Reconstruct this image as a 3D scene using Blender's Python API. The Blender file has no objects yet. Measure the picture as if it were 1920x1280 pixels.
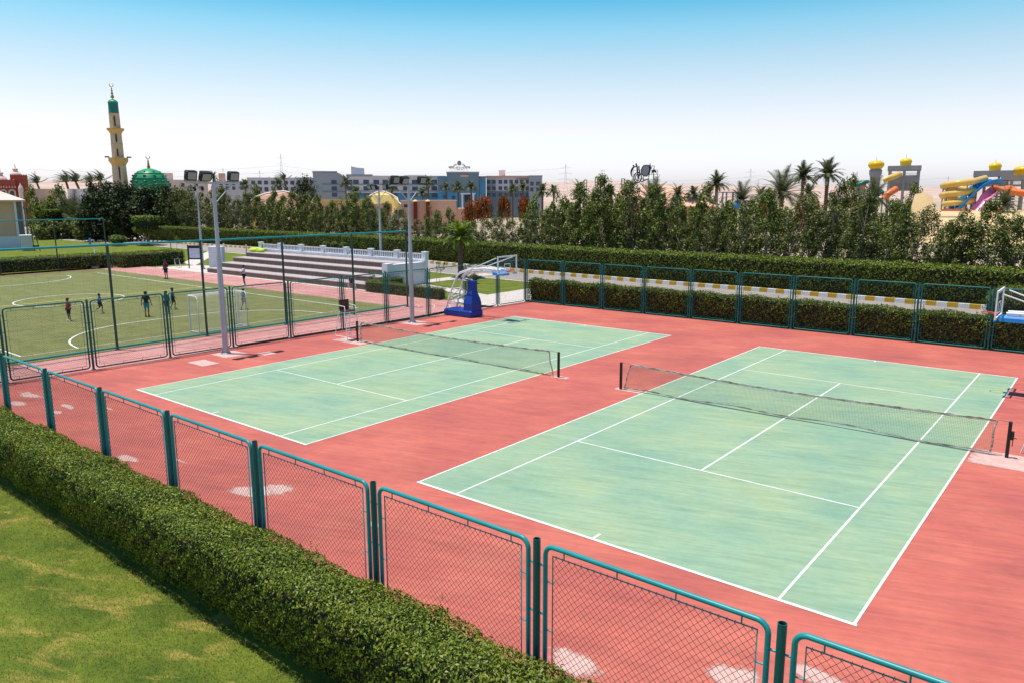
import bpy, math, random
import numpy as np
from mathutils import Vector, Matrix

random.seed(11)
rng = np.random.default_rng(11)
sc = bpy.context.scene
COL = sc.collection
R = math.radians
PI = math.pi

# ------------------------------------------------------------------ materials
def newmat(name):
    m = bpy.data.materials.new(name)
    m.use_nodes = True
    nt = m.node_tree
    return m, nt, nt.nodes['Principled BSDF']

def ramp(nt, stops, x, fac):
    r = nt.nodes.new('ShaderNodeValToRGB')
    el = r.color_ramp.elements
    while len(el) < len(stops):
        el.new(.5)
    for e, (p, c) in zip(el, stops):
        e.position = p
        e.color = (*c, 1)
    nt.links.new(fac, r.inputs[0])
    return r.outputs[0]

def coords(nt, stretch=(1, 1, 1), rot=0):
    t = nt.nodes.new('ShaderNodeTexCoord')
    mp = nt.nodes.new('ShaderNodeMapping')
    mp.inputs['Scale'].default_value = stretch
    mp.inputs['Rotation'].default_value = (0, 0, rot)
    nt.links.new(t.outputs['Object'], mp.inputs['Vector'])
    return mp.outputs[0]

def turned(nt, stretch, ang):
    """coordinates turned by ang, then stretched, so grain runs at that angle"""
    a = coords(nt, (1, 1, 1), -ang)
    mp = nt.nodes.new('ShaderNodeMapping'); mp.inputs['Scale'].default_value = stretch
    nt.links.new(a, mp.inputs['Vector'])
    return mp.outputs[0]

def noise(nt, vec, scale, detail=4, rough=.55, dist=0):
    n = nt.nodes.new('ShaderNodeTexNoise')
    n.inputs['Scale'].default_value = scale
    n.inputs['Detail'].default_value = detail
    n.inputs['Roughness'].default_value = rough
    n.inputs['Distortion'].default_value = dist
    nt.links.new(vec, n.inputs['Vector'])
    return n.outputs['Fac']

def mix(nt, a, b, fac, mode='MIX'):
    n = nt.nodes.new('ShaderNodeMixRGB')
    n.blend_type = mode
    for i, s in ((1, a), (2, b)):
        if isinstance(s, tuple):
            n.inputs[i].default_value = (*s, 1)
        else:
            nt.links.new(s, n.inputs[i])
    if isinstance(fac, (int, float)):
        n.inputs[0].default_value = fac
    else:
        nt.links.new(fac, n.inputs[0])
    return n.outputs[0]

def bump(nt, bs, h, strength=.3, dist=.02):
    b = nt.nodes.new('ShaderNodeBump')
    b.inputs['Strength'].default_value = strength
    b.inputs['Distance'].default_value = dist
    nt.links.new(h, b.inputs['Height'])
    nt.links.new(b.outputs[0], bs.inputs['Normal'])

def mat(name, c, c2=None, scale=2.0, rough=.6, metal=0, bmp=0, bscale=60, stretch=(1, 1, 1), spec=.3, detail=5):
    m, nt, bs = newmat(name)
    bs.inputs['Roughness'].default_value = rough
    bs.inputs['Metallic'].default_value = metal
    bs.inputs['Specular IOR Level'].default_value = spec
    if c2 is None:
        c2 = tuple(x * .82 for x in c)
    v = coords(nt, stretch)
    f = noise(nt, v, scale, detail)
    nt.links.new(ramp(nt, [(.32, c), (.68, c2)], .5, f), bs.inputs['Base Color'])
    if bmp:
        bump(nt, bs, noise(nt, v, bscale, 3), bmp)
    return m

def leafmat(name, stops, trans=.22, rough=.55):
    m, nt, bs = newmat(name)
    g = nt.nodes.new('ShaderNodeNewGeometry')
    col = ramp(nt, stops, .5, g.outputs['Random Per Island'])
    pt = noise(nt, coords(nt), .9, 3, .6)
    col = mix(nt, col, ramp(nt, [(.3, (.72, .80, .8)), (.5, (1, 1, 1)), (.7, (1.22, 1.1, 1.0))], .5, pt), .8, 'MULTIPLY')
    nt.links.new(col, bs.inputs['Base Color'])
    bs.inputs['Roughness'].default_value = rough
    bs.inputs['Specular IOR Level'].default_value = .25
    t = nt.nodes.new('ShaderNodeBsdfTranslucent')
    nt.links.new(col, t.inputs[0])
    mx = nt.nodes.new('ShaderNodeMixShader')
    mx.inputs[0].default_value = trans
    nt.links.new(bs.outputs[0], mx.inputs[1])
    nt.links.new(t.outputs[0], mx.inputs[2])
    nt.links.new(mx.outputs[0], nt.nodes['Material Output'].inputs[0])
    return m

def court_mat(name, c, blue, yellow, streak, scuff=(.6, .42, .36)):
    """acrylic court paint: broad faded zones plus brushed streaks along the baselines"""
    m, nt, bs = newmat(name)
    v = coords(nt)
    zone = noise(nt, v, .30, 6, .62)
    col = ramp(nt, [(.36, blue), (.5, c), (.62, yellow)], .5, zone)
    vs = turned(nt, (.22, 1.4, 1), R(14))
    s1 = noise(nt, vs, 1.6, 6, .62, .4)
    col = mix(nt, col, ramp(nt, [(.30, streak), (.55, (1, 1, 1)), (.8, (1.12, 1.1, 1.05))], .5, s1), .8, 'MULTIPLY')
    s2 = noise(nt, turned(nt, (.30, 3.4, 1), R(20)), 2.6, 5, .6, .3)
    col = mix(nt, col, ramp(nt, [(.34, (.84, .87, .87)), (.5, (1, 1, 1)), (.66, (1.12, 1.1, 1.1))], .5, s2), .75, 'MULTIPLY')
    sp = noise(nt, v, 4.5, 6, .7)
    col = mix(nt, col, ramp(nt, [(.3, (.86, .86, .86)), (.6, (1.05, 1.05, 1.05))], .5, sp), .5, 'MULTIPLY')
    big = noise(nt, turned(nt, (.5, 1, 1), R(30)), .45, 4, .6)
    col = mix(nt, col, ramp(nt, [(.34, (.8, .88, .88)), (.5, (1, 1, 1))], .5, big), .6, 'MULTIPLY')
    sc1 = noise(nt, turned(nt, (.8, 2.2, 1), R(35)), 3.1, 8, .75, 1.2)       # rubbed pale scuffs and small dark marks
    col = mix(nt, col, scuff, mix(nt, (0, 0, 0), ramp(nt, [(.66, (0, 0, 0)), (.74, (1, 1, 1))], .5, sc1), .5))
    mk = noise(nt, v, 7.5, 3, .5, .5)
    col = mix(nt, col, ramp(nt, [(.20, (.72, .74, .74)), (.28, (1, 1, 1))], .5, mk), .7, 'MULTIPLY')
    nt.links.new(col, bs.inputs['Base Color'])
    bs.inputs['Roughness'].default_value = .75
    bs.inputs['Specular IOR Level'].default_value = .2
    bump(nt, bs, noise(nt, v, 90, 2), .15, .004)
    return m

def lawn_mat(name, dark, light, dry, drypos=(.58, .74), stripes=False):
    m, nt, bs = newmat(name)
    v = coords(nt)
    a = noise(nt, v, .9, 6, .65)
    col = ramp(nt, [(.32, dark), (.62, light)], .5, a)
    d = noise(nt, turned(nt, (.8, 2.0, 1), R(25)), 1.0, 5, .62, .6)
    fac = ramp(nt, [(drypos[0], (0, 0, 0)), (drypos[1], (1, 1, 1))], .5, d)
    col = mix(nt, col, dry, fac)
    fine = noise(nt, coords(nt, (1, 2.4, 1), .3), 26, 4, .7)
    col = mix(nt, col, ramp(nt, [(.3, (.62, .66, .6)), (.65, (1.18, 1.15, 1.1))], .5, fine), .75, 'MULTIPLY')
    if stripes:
        w = noise(nt, coords(nt, (.08, 1.2, 1)), 1.0, 3)
        col = mix(nt, col, ramp(nt, [(.35, (.88, .88, .84)), (.6, (1.06, 1.06, 1.05))], .5, w), .8, 'MULTIPLY')
    nt.links.new(col, bs.inputs['Base Color'])
    bs.inputs['Roughness'].default_value = .9
    bs.inputs['Specular IOR Level'].default_value = .1
    bump(nt, bs, noise(nt, v, 55, 4, .7), .6, .03)
    return m

M = {}
M['red'] = court_mat('red_court_paint', (.475, .120, .088), (.42, .104, .084), (.52, .142, .10), (.84, .85, .88))
M['green'] = court_mat('green_court_paint', (.27, .372, .235), (.222, .345, .236), (.305, .388, .226), (.80, .87, .89), (.46, .50, .36))
M['line'] = mat('white_line_paint', (.80, .79, .73), (.60, .62, .54), 2.6, .7, detail=9)
M['yline'] = mat('yellow_line_paint', (.85, .62, .14), (.76, .54, .12), 1.2, .7)
M['turf'] = lawn_mat('artificial_turf', (.135, .132, .034), (.20, .19, .055), (.21, .185, .065), (.55, .8), True)
_b = M['turf'].node_tree.nodes['Principled BSDF']; _b.inputs['Sheen Weight'].default_value = .55; _b.inputs['Sheen Roughness'].default_value = .45; _b.inputs['Sheen Tint'].default_value = (.75, .70, .35, 1)
M['lawn'] = lawn_mat('mown_lawn', (.066, .108, .013), (.155, .195, .025), (.37, .28, .07), (.52, .72))
M['lawn2'] = lawn_mat('garden_lawn', (.085, .128, .014), (.165, .19, .026), (.25, .21, .05), (.56, .76))
M['blade'] = leafmat('grass_blades', [(0, (.06, .10, .014)), (.6, (.13, .17, .024)), (1, (.26, .23, .06))], .35)
M['track'] = court_mat('running_track_rubber', (.52, .22, .185), (.49, .20, .175), (.55, .26, .22), (.82, .84, .86))
M['asphalt'] = mat('pale_asphalt', (.34, .29, .25), (.27, .23, .20), .8, .9, bmp=.2)
M['path'] = mat('pale_paving', (.62, .54, .47), (.52, .46, .41), .9, .85, bmp=.15)
M['sand'] = mat('desert_sand', (.46, .35, .23), (.36, .28, .18), .05, .95, detail=8)
M['hill'] = mat('desert_rock', (.58, .42, .33), (.40, .28, .225), .016, .95, stretch=(1, 1, 4), detail=10)
M['pad'] = mat('worn_concrete_patch', (.64, .42, .36), (.55, .32, .27), 2.2, .85)
M['tgreen'] = mat('teal_fence_paint', (.004, .27, .275), (.005, .20, .21), 2.2, .42, spec=.5)
M['dgreen'] = mat('dark_green_fence_paint', (.006, .062, .042), (.005, .05, .036), 1.5, .35, spec=.5)
M['tpost'] = mat('shaded_teal_post_paint', (.003, .118, .108), (.005, .085, .082), 2.2, .48, spec=.5)  # the fence teal darkened, painting in the shade on the upright posts
M['wire'] = mat('green_chain_wire', (.020, .045, .035), (.03, .05, .04), 5, .5)
M['black'] = mat('black_metal', (.012, .016, .017), (.02, .022, .022), 4, .45)
M['white'] = mat('white_metal', (.78, .79, .80), (.70, .71, .72), 2, .4)
M['wwall'] = mat('white_plaster', (.74, .75, .78), (.64, .65, .68), .7, .8)
M['galv'] = mat('galvanised_steel', (.46, .48, .52), (.36, .38, .43), 1.3, .45, metal=.35)
M['blue'] = mat('blue_padding', (.010, .045, .27), (.012, .055, .32), 2, .45)
M['lblue'] = mat('light_blue_padding', (.02, .22, .62), (.03, .28, .70), 3, .5)
M['orange'] = mat('orange_rim', (.75, .09, .05), None, 3, .4)
M['netband'] = mat('soiled_net_tape', (.72, .66, .56), (.16, .13, .08), 3.2, .85, stretch=(1, 4, 4), detail=7)
M['netcord'] = mat('tennis_net_cord', (.10, .14, .07), (.16, .18, .10), 3, .8)
M['wcord'] = mat('white_net_cord', (.72, .72, .68), None, 3, .8)
M['brown'] = mat('brown_plastic', (.065, .022, .018), (.09, .03, .024), 5, .5)
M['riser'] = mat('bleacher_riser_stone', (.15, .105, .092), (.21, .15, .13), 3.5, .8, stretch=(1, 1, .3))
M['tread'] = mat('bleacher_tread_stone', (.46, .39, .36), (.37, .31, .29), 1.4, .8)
M['kerb_w'] = mat('white_kerb_paint', (.76, .75, .72), (.66, .65, .62), 2, .7)
M['kerb_y'] = mat('yellow_kerb_paint', (.60, .36, .035), (.50, .30, .03), 2, .7)
M['kerb_k'] = mat('black_kerb_paint', (.03, .03, .035), None, 2, .7)
M['glass'] = mat('lamp_glass', (.30, .33, .30), (.24, .27, .25), 2, .15)
M['bark'] = mat('pale_bark', (.34, .28, .20), (.22, .17, .12), 6, .9, bmp=.4, bscale=20)
M['dbark'] = mat('palm_bark', (.19, .115, .075), (.11, .07, .05), 5, .95, stretch=(1, 1, 3), bmp=.6, bscale=14)
M['stone'] = mat('minaret_stone', (.66, .51, .33), (.52, .39, .25), .7, .85, bmp=.2, bscale=8)
M['ystone'] = mat('golden_stone', (.64, .43, .14), (.54, .36, .12), .9, .8)
M['dome'] = mat('green_dome_tiles', (.030, .31, .125), (.022, .24, .095), .8, .4)
M['ddome'] = mat('dark_green_tiles', (.010, .10, .062), (.012, .14, .08), 1.5, .4)
M['teal'] = mat('teal_tiles', (.012, .19, .16), (.012, .15, .13), 1.5, .4)
M['gold'] = mat('brass', (.50, .32, .08), None, 3, .35, metal=.8)
M['dark'] = mat('dark_opening', (.03, .032, .042), (.045, .045, .055), 1, .5)
M['peach'] = mat('peach_plaster', (.78, .45, .32), (.68, .38, .26), .35, .85)
M['yellow'] = mat('yellow_plaster', (.80, .60, .20), (.70, .50, .16), .35, .85)
M['maroon'] = mat('maroon_plaster', (.20, .035, .025), (.15, .03, .02), .8, .8)
M['brick'] = mat('red_plaster', (.42, .085, .05), (.34, .07, .045), .5, .85)
M['cream'] = mat('cream_plaster', (.74, .58, .48), (.64, .50, .42), .5, .8)
M['tan'] = mat('tan_plaster', (.62, .43, .31), (.54, .37, .27), .3, .85)
M['hgrey'] = mat('grey_hotel_wall', (.34, .36, .40), (.28, .30, .34), .1, .8)
M['hwhite'] = mat('pale_hotel_wall', (.66, .63, .64), (.56, .54, .56), .12, .8)
M['hblue'] = mat('blue_hotel_wall', (.17, .25, .31), (.145, .215, .275), .1, .75)
M['hbright'] = mat('bright_blue_hotel_wall', (.07, .27, .45), (.06, .22, .38), .15, .7)
M['pane'] = mat('window_pane', (.045, .07, .11), (.07, .10, .15), .3, .2)
M['concrete'] = mat('grey_tower_concrete', (.34, .335, .34), (.27, .265, .28), .3, .85)
M['yplastic'] = mat('yellow_fibreglass', (.78, .50, .02), (.70, .42, .02), .5, .3)
M['yslide'] = mat('yellow_slide_fibreglass', (.74, .50, .14), (.66, .42, .10), .5, .3)
M['bslide'] = mat('blue_slide_fibreglass', (.02, .26, .55), (.02, .20, .48), .5, .25)
M['pslide'] = mat('pink_slide_fibreglass', (.74, .28, .42), (.66, .20, .36), .5, .25)
M['oslide'] = mat('orange_slide_fibreglass', (.74, .20, .05), (.66, .15, .04), .5, .3)
M['soil'] = mat('dark_soil', (.08, .055, .035), None, 2, .95)
M['skin'] = mat('skin', (.20, .10, .065), (.17, .085, .055), 3, .55)
M['hair'] = mat('black_hair', (.012, .010, .009), None, 8, .6)
M['lime'] = mat('lime_cloth', (.50, .66, .06), (.40, .55, .05), 4, .8)
M['board'] = mat('noticeboard_paper', (.62, .66, .78), (.50, .55, .70), 3, .6)
for nm, c in dict(maroon_cloth=(.17, .012, .045), white_cloth=(.66, .70, .74), red_cloth=(.45, .03, .045),
                  blue_cloth=(.02, .10, .35), navy_cloth=(.018, .03, .075), black_cloth=(.016, .016, .024),
                  turquoise_cloth=(.015, .30, .42), teal_cloth=(.012, .17, .19), sock=(.70, .70, .70)).items():
    M[nm] = mat(nm, c, None, 6, .85)
M['twig_shade'] = mat('hedge_twigs_shade', (.030, .028, .016), (.018, .020, .010), 9, .95, bmp=.5, bscale=30)  # twig brown kept very dark, standing for the shade between the leaves too
M['hedge'] = leafmat('hedge_leaves', [(0, (.045, .075, .008)), (.45, (.155, .215, .018)), (.88, (.23, .28, .03)), (1, (.32, .31, .07))], .2, .45)
M['hedge2'] = leafmat('road_hedge_leaves', [(0, (.024, .048, .008)), (.5, (.13, .19, .016)), (1, (.27, .32, .036))], .15, .55)
M['ficus'] = leafmat('ficus_leaves', [(0, (.018, .042, .008)), (.5, (.11, .155, .024)), (.88, (.23, .255, .048)), (1, (.40, .36, .13))], .2)
M['ficus2'] = leafmat('olive_leaves', [(0, (.024, .044, .011)), (.55, (.115, .145, .03)), (.86, (.22, .22, .065)), (1, (.50, .42, .27))], .2)
M['lightleaf'] = leafmat('yellow_green_leaves', [(0, (.05, .09, .010)), (.6, (.13, .17, .020)), (1, (.24, .25, .04))], .25)
M['darkleaf'] = leafmat('dark_leaves', [(0, (.008, .018, .006)), (.6, (.026, .046, .011)), (1, (.07, .09, .018))], .12)
M['palm'] = leafmat('palm_fronds', [(0, (.026, .042, .018)), (.6, (.085, .11, .042)), (1, (.19, .20, .09))], .2)
M['palmy'] = leafmat('young_palm_fronds', [(0, (.08, .15, .014)), (.6, (.20, .28, .03)), (1, (.36, .38, .07))], .35)
M['flame'] = leafmat('red_blossom', [(0, (.03, .05, .010)), (.6, (.07, .10, .014)), (.66, (.46, .04, .010)), (1, (.66, .11, .015))], .15)
M['oleander'] = leafmat('oleander_leaves', [(0, (.02, .045, .010)), (.7, (.07, .11, .02)), (.8, (.62, .55, .52)), (1, (.75, .70, .68))], .15)

# ------------------------------------------------------------------ object helpers
class MB:
    """collects shapes, then links them as ONE mesh object"""
    def __init__(s):
        s.v = []; s.f = []; s.m = []; s.s = []; s.mi = 0
    def add(s, vs, fs, smooth=False):
        o = len(s.v)
        s.v += [tuple(p) for p in vs]
        for q in fs:
            s.f.append([o + i for i in q]); s.m.append(s.mi); s.s.append(smooth)
        return s
    def box(s, x0, x1, y0, y1, z0, z1):
        return s.add([(x0, y0, z0), (x1, y0, z0), (x1, y1, z0), (x0, y1, z0), (x0, y0, z1), (x1, y0, z1), (x1, y1, z1), (x0, y1, z1)],
                     [(3, 2, 1, 0), (4, 5, 6, 7), (0, 1, 5, 4), (1, 2, 6, 5), (2, 3, 7, 6), (3, 0, 4, 7)])
    def bevbox(s, x0, x1, y0, y1, z0, z1, b=.03):
        """box with chamfered vertical edges and top rim"""
        def ring(i, z):
            return [(x0 + i + b, y0 + i, z), (x1 - i - b, y0 + i, z), (x1 - i, y0 + i + b, z), (x1 - i, y1 - i - b, z),
                    (x1 - i - b, y1 - i, z), (x0 + i + b, y1 - i, z), (x0 + i, y1 - i - b, z), (x0 + i, y0 + i + b, z)]
        vs = ring(0, z0) + ring(0, z1 - b) + ring(b * .8, z1)
        fs = [tuple(range(7, -1, -1)), tuple(range(16, 24))]
        for k in (0, 8):
            for i in range(8):
                j = (i + 1) % 8
                fs.append((k + i, k + j, k + 8 + j, k + 8 + i))
        return s.add(vs, fs)
    def tube(s, pts, r, n=8, closed=False, cap=True, smooth=True):
        P = [Vector(p) for p in pts]
        k = len(P)
        rr = r if isinstance(r, (list, tuple)) else [r] * k
        T = []
        for i in range(k):
            if closed:
                t = P[(i + 1) % k] - P[i - 1]
            else:
                t = P[min(i + 1, k - 1)] - P[max(i - 1, 0)]
            T.append(t.normalized())
        ref = Vector((0, 0, 1)) if abs(T[0].z) < .9 else Vector((1, 0, 0))
        u = T[0].cross(ref).normalized()
        vs = []
        for i in range(k):
            u = (u - T[i] * u.dot(T[i])).normalized()
            w = T[i].cross(u)
            for j in range(n):
                a = 2 * PI * j / n
                vs.append(P[i] + (u * math.cos(a) + w * math.sin(a)) * rr[i])
        fs = []
        for i in range(k if closed else k - 1):
            i2 = (i + 1) % k
            for j in range(n):
                j2 = (j + 1) % n
                fs.append((i * n + j, i2 * n + j, i2 * n + j2, i * n + j2))
        s.add(vs, fs, smooth)
        if cap and not closed:
            s.add(vs[:n], [tuple(range(n))]); s.add(vs[-n:], [tuple(range(n - 1, -1, -1))])
        return s
    def lathe(s, prof, n=24, c=(0, 0, 0), smooth=True, cap=True):
        vs = []
        for r, z in prof:
            for j in range(n):
                a = 2 * PI * (j + .5) / n
                vs.append((c[0] + r * math.cos(a), c[1] + r * math.sin(a), c[2] + z))
        fs = []
        for i in range(len(prof) - 1):
            for j in range(n):
                j2 = (j + 1) % n
                fs.append((i * n + j, i * n + j2, (i + 1) * n + j2, (i + 1) * n + j))
        s.add(vs, fs, smooth)
        if cap:
            s.add(vs[:n], [tuple(range(n - 1, -1, -1))]); s.add(vs[-n:], [tuple(range(n))])
        return s
    def ball(s, c, r, sz=(1, 1, 1), n=14):
        prof = [(max(r * math.sin(PI * i / (n // 2 + 1)), .001 * r), -r * math.cos(PI * i / (n // 2 + 1))) for i in range(n // 2 + 2)]
        o = len(s.v)
        s.lathe(prof, n)
        for i in range(o, len(s.v)):
            p = s.v[i]
            s.v[i] = (c[0] + p[0] * sz[0], c[1] + p[1] * sz[1], c[2] + p[2] * sz[2])
        return s
    def prism(s, poly, z0, z1):
        n = len(poly)
        vs = [(x, y, z0) for x, y in poly] + [(x, y, z1) for x, y in poly]
        return s.add(vs, [tuple(range(n - 1, -1, -1)), tuple(range(n, 2 * n))] + [(i, (i + 1) % n, n + (i + 1) % n, n + i) for i in range(n)])
    def prism_y(s, poly, y0, y1):
        """outline in x-z, pushed along y"""
        n = len(poly)
        vs = [(x, y0, z) for x, z in poly] + [(x, y1, z) for x, z in poly]
        return s.add(vs, [tuple(range(n)), tuple(range(2 * n - 1, n - 1, -1))] + [((i + 1) % n, i, n + i, n + (i + 1) % n) for i in range(n)])
    def sheet(s, poly, z):
        return s.add([(x, y, z) for x, y in poly], [tuple(range(len(poly)))])
    def strip(s, a, b, z):
        """flat ribbon between two polylines"""
        n = len(a)
        return s.add([(x, y, z) for x, y in a] + [(x, y, z) for x, y in b], [(i, n + i, n + i + 1, i + 1) for i in range(n - 1)])
    def line(s, pts, w, z, closed=False):
        """painted line of width w along a polyline"""
        P = [Vector((x, y)) for x, y in pts]
        k = len(P); A = []; B = []
        for i in range(k):
            if closed: t = P[(i + 1) % k] - P[i - 1]
            else: t = P[min(i + 1, k - 1)] - P[max(0, i - 1)]
            t.normalize(); nrm = Vector((-t.y, t.x)) * (w / 2)
            A.append(P[i] + nrm); B.append(P[i] - nrm)
        if closed: A.append(A[0]); B.append(B[0])
        return s.strip([tuple(p) for p in A], [tuple(p) for p in B], z)
    def mesh(s, name, mats):
        me = bpy.data.meshes.new(name)
        me.from_pydata(s.v, [], s.f)
        for m in (mats if isinstance(mats, (list, tuple)) else [mats]):
            me.materials.append(m)
        me.polygons.foreach_set('material_index', s.m)
        me.polygons.foreach_set('use_smooth', s.s)
        me.update()
        return me
    def build(s, name, mats, parent=None, loc=None):
        return link(name, s.mesh(name, mats), parent, loc)

def link(name, data, parent=None, loc=None):
    o = bpy.data.objects.new(name, data)
    COL.objects.link(o)
    if parent is not None: o.parent = parent
    if loc is not None: o.location = loc
    return o

def tag(o, label=None, cat=None, group=None, kind=None):
    if label: o['label'] = label
    if cat: o['category'] = cat
    if group: o['group'] = group
    if kind: o['kind'] = kind
    return o

def thing(name, label, cat, loc=(0, 0, 0), rz=0, group=None):
    o = link(name, None)
    o.location = loc
    o.rotation_euler = (0, 0, rz)
    o.empty_display_size = .2
    return tag(o, label, cat, group)

def struct(name, mb, m):
    return tag(mb.build(name, m), kind='structure')

def kids(o):
    return [c for c in list(COL.objects) if c.parent == o]

def copy_tree(o, kd=None):
    """a copy of a thing with copies of its parts and sub-parts"""
    c = o.copy(); COL.objects.link(c)
    for ch in kids(o):
        d = ch.copy(); COL.objects.link(d); d.parent = c
        for g in kids(ch):
            e = g.copy(); COL.objects.link(e); e.parent = d
    return c

ORD = ['first', 'second', 'third', 'fourth', 'fifth', 'sixth', 'seventh', 'eighth', 'ninth', 'tenth', 'eleventh', 'twelfth', 'thirteenth',
       'fourteenth', 'fifteenth', 'sixteenth', 'seventeenth', 'eighteenth', 'nineteenth', 'twentieth']
TENS = {2: 'twenty', 3: 'thirty', 4: 'forty', 5: 'fifty', 6: 'sixty', 7: 'seventy', 8: 'eighty', 9: 'ninety'}
def ordinal(n):
    if n <= 20: return ORD[n - 1]
    t, u = divmod(n, 10)
    return TENS[t] + '-' + ORD[u - 1] if u else TENS[t][:-1] + 'ieth'

# ------------------------------------------------------------------ leaves
def leaf_mesh(name, P, N, size, m, aspect=.5, jit=.6, extra=None):
    """one mesh of small folded leaves at points P facing about N"""
    n = len(P)
    N = N + rng.normal(0, 1, (n, 3)) * np.broadcast_to(np.asarray(jit, float).reshape(-1, 1), (n, 1))
    N /= np.linalg.norm(N, axis=1)[:, None] + 1e-9
    A = rng.normal(0, 1, (n, 3))
    A -= N * (A * N).sum(1)[:, None]
    A /= np.linalg.norm(A, axis=1)[:, None] + 1e-9
    B = np.cross(N, A)
    L = (size * rng.uniform(.6, 1.35, n))[:, None]
    V = np.empty((n, 4, 3))
    V[:, 0] = P - A * L * .5
    V[:, 1] = P + B * L * aspect * .5 + N * L * .10
    V[:, 2] = P + A * L * .5 - N * L * .12
    V[:, 3] = P - B * L * aspect * .5 + N * L * .10
    V = V.reshape(-1, 3)
    ev, ef = (extra.v, extra.f) if extra else ([], [])
    tot = len(V) + len(ev)
    me = bpy.data.meshes.new(name)
    me.vertices.add(tot)
    allv = np.concatenate([V, np.array(ev, float).reshape(-1, 3)])
    me.vertices.foreach_set('co', allv.ravel())
    loops = np.arange(4 * n)
    ls = np.arange(n) * 4
    if ef:
        el = []; es = []
        st = 4 * n
        for q in ef:
            es.append(st); st += len(q); el += [4 * n + i for i in q]
        loops = np.concatenate([loops, np.array(el)]); ls = np.concatenate([ls, np.array(es)])
    me.loops.add(len(loops)); me.loops.foreach_set('vertex_index', loops.astype(np.int32))
    me.polygons.add(len(ls)); me.polygons.foreach_set('loop_start', ls.astype(np.int32))
    me.materials.append(m)
    if ef:                                       # the twiggy inside of a clipped plant, its inner shade painted in as dark colour
        me.materials.append(M['twig_shade'])
        me.polygons.foreach_set('material_index', np.concatenate([np.zeros(n, np.int32), np.ones(len(ef), np.int32)]))
    me.update(calc_edges=True)
    me.validate()
    return me

def wob(a, b, seed=0.0):
    """smooth pseudo-noise, about -1..1"""
    return (np.sin(a * 1.7 + seed) * np.cos(b * 1.3 - seed * 2) + .6 * np.sin(a * 3.9 + b * 2.1 + seed * 3) + .35 * np.sin(a * 8.3 - b * 6.7 + seed)) / 1.6

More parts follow.
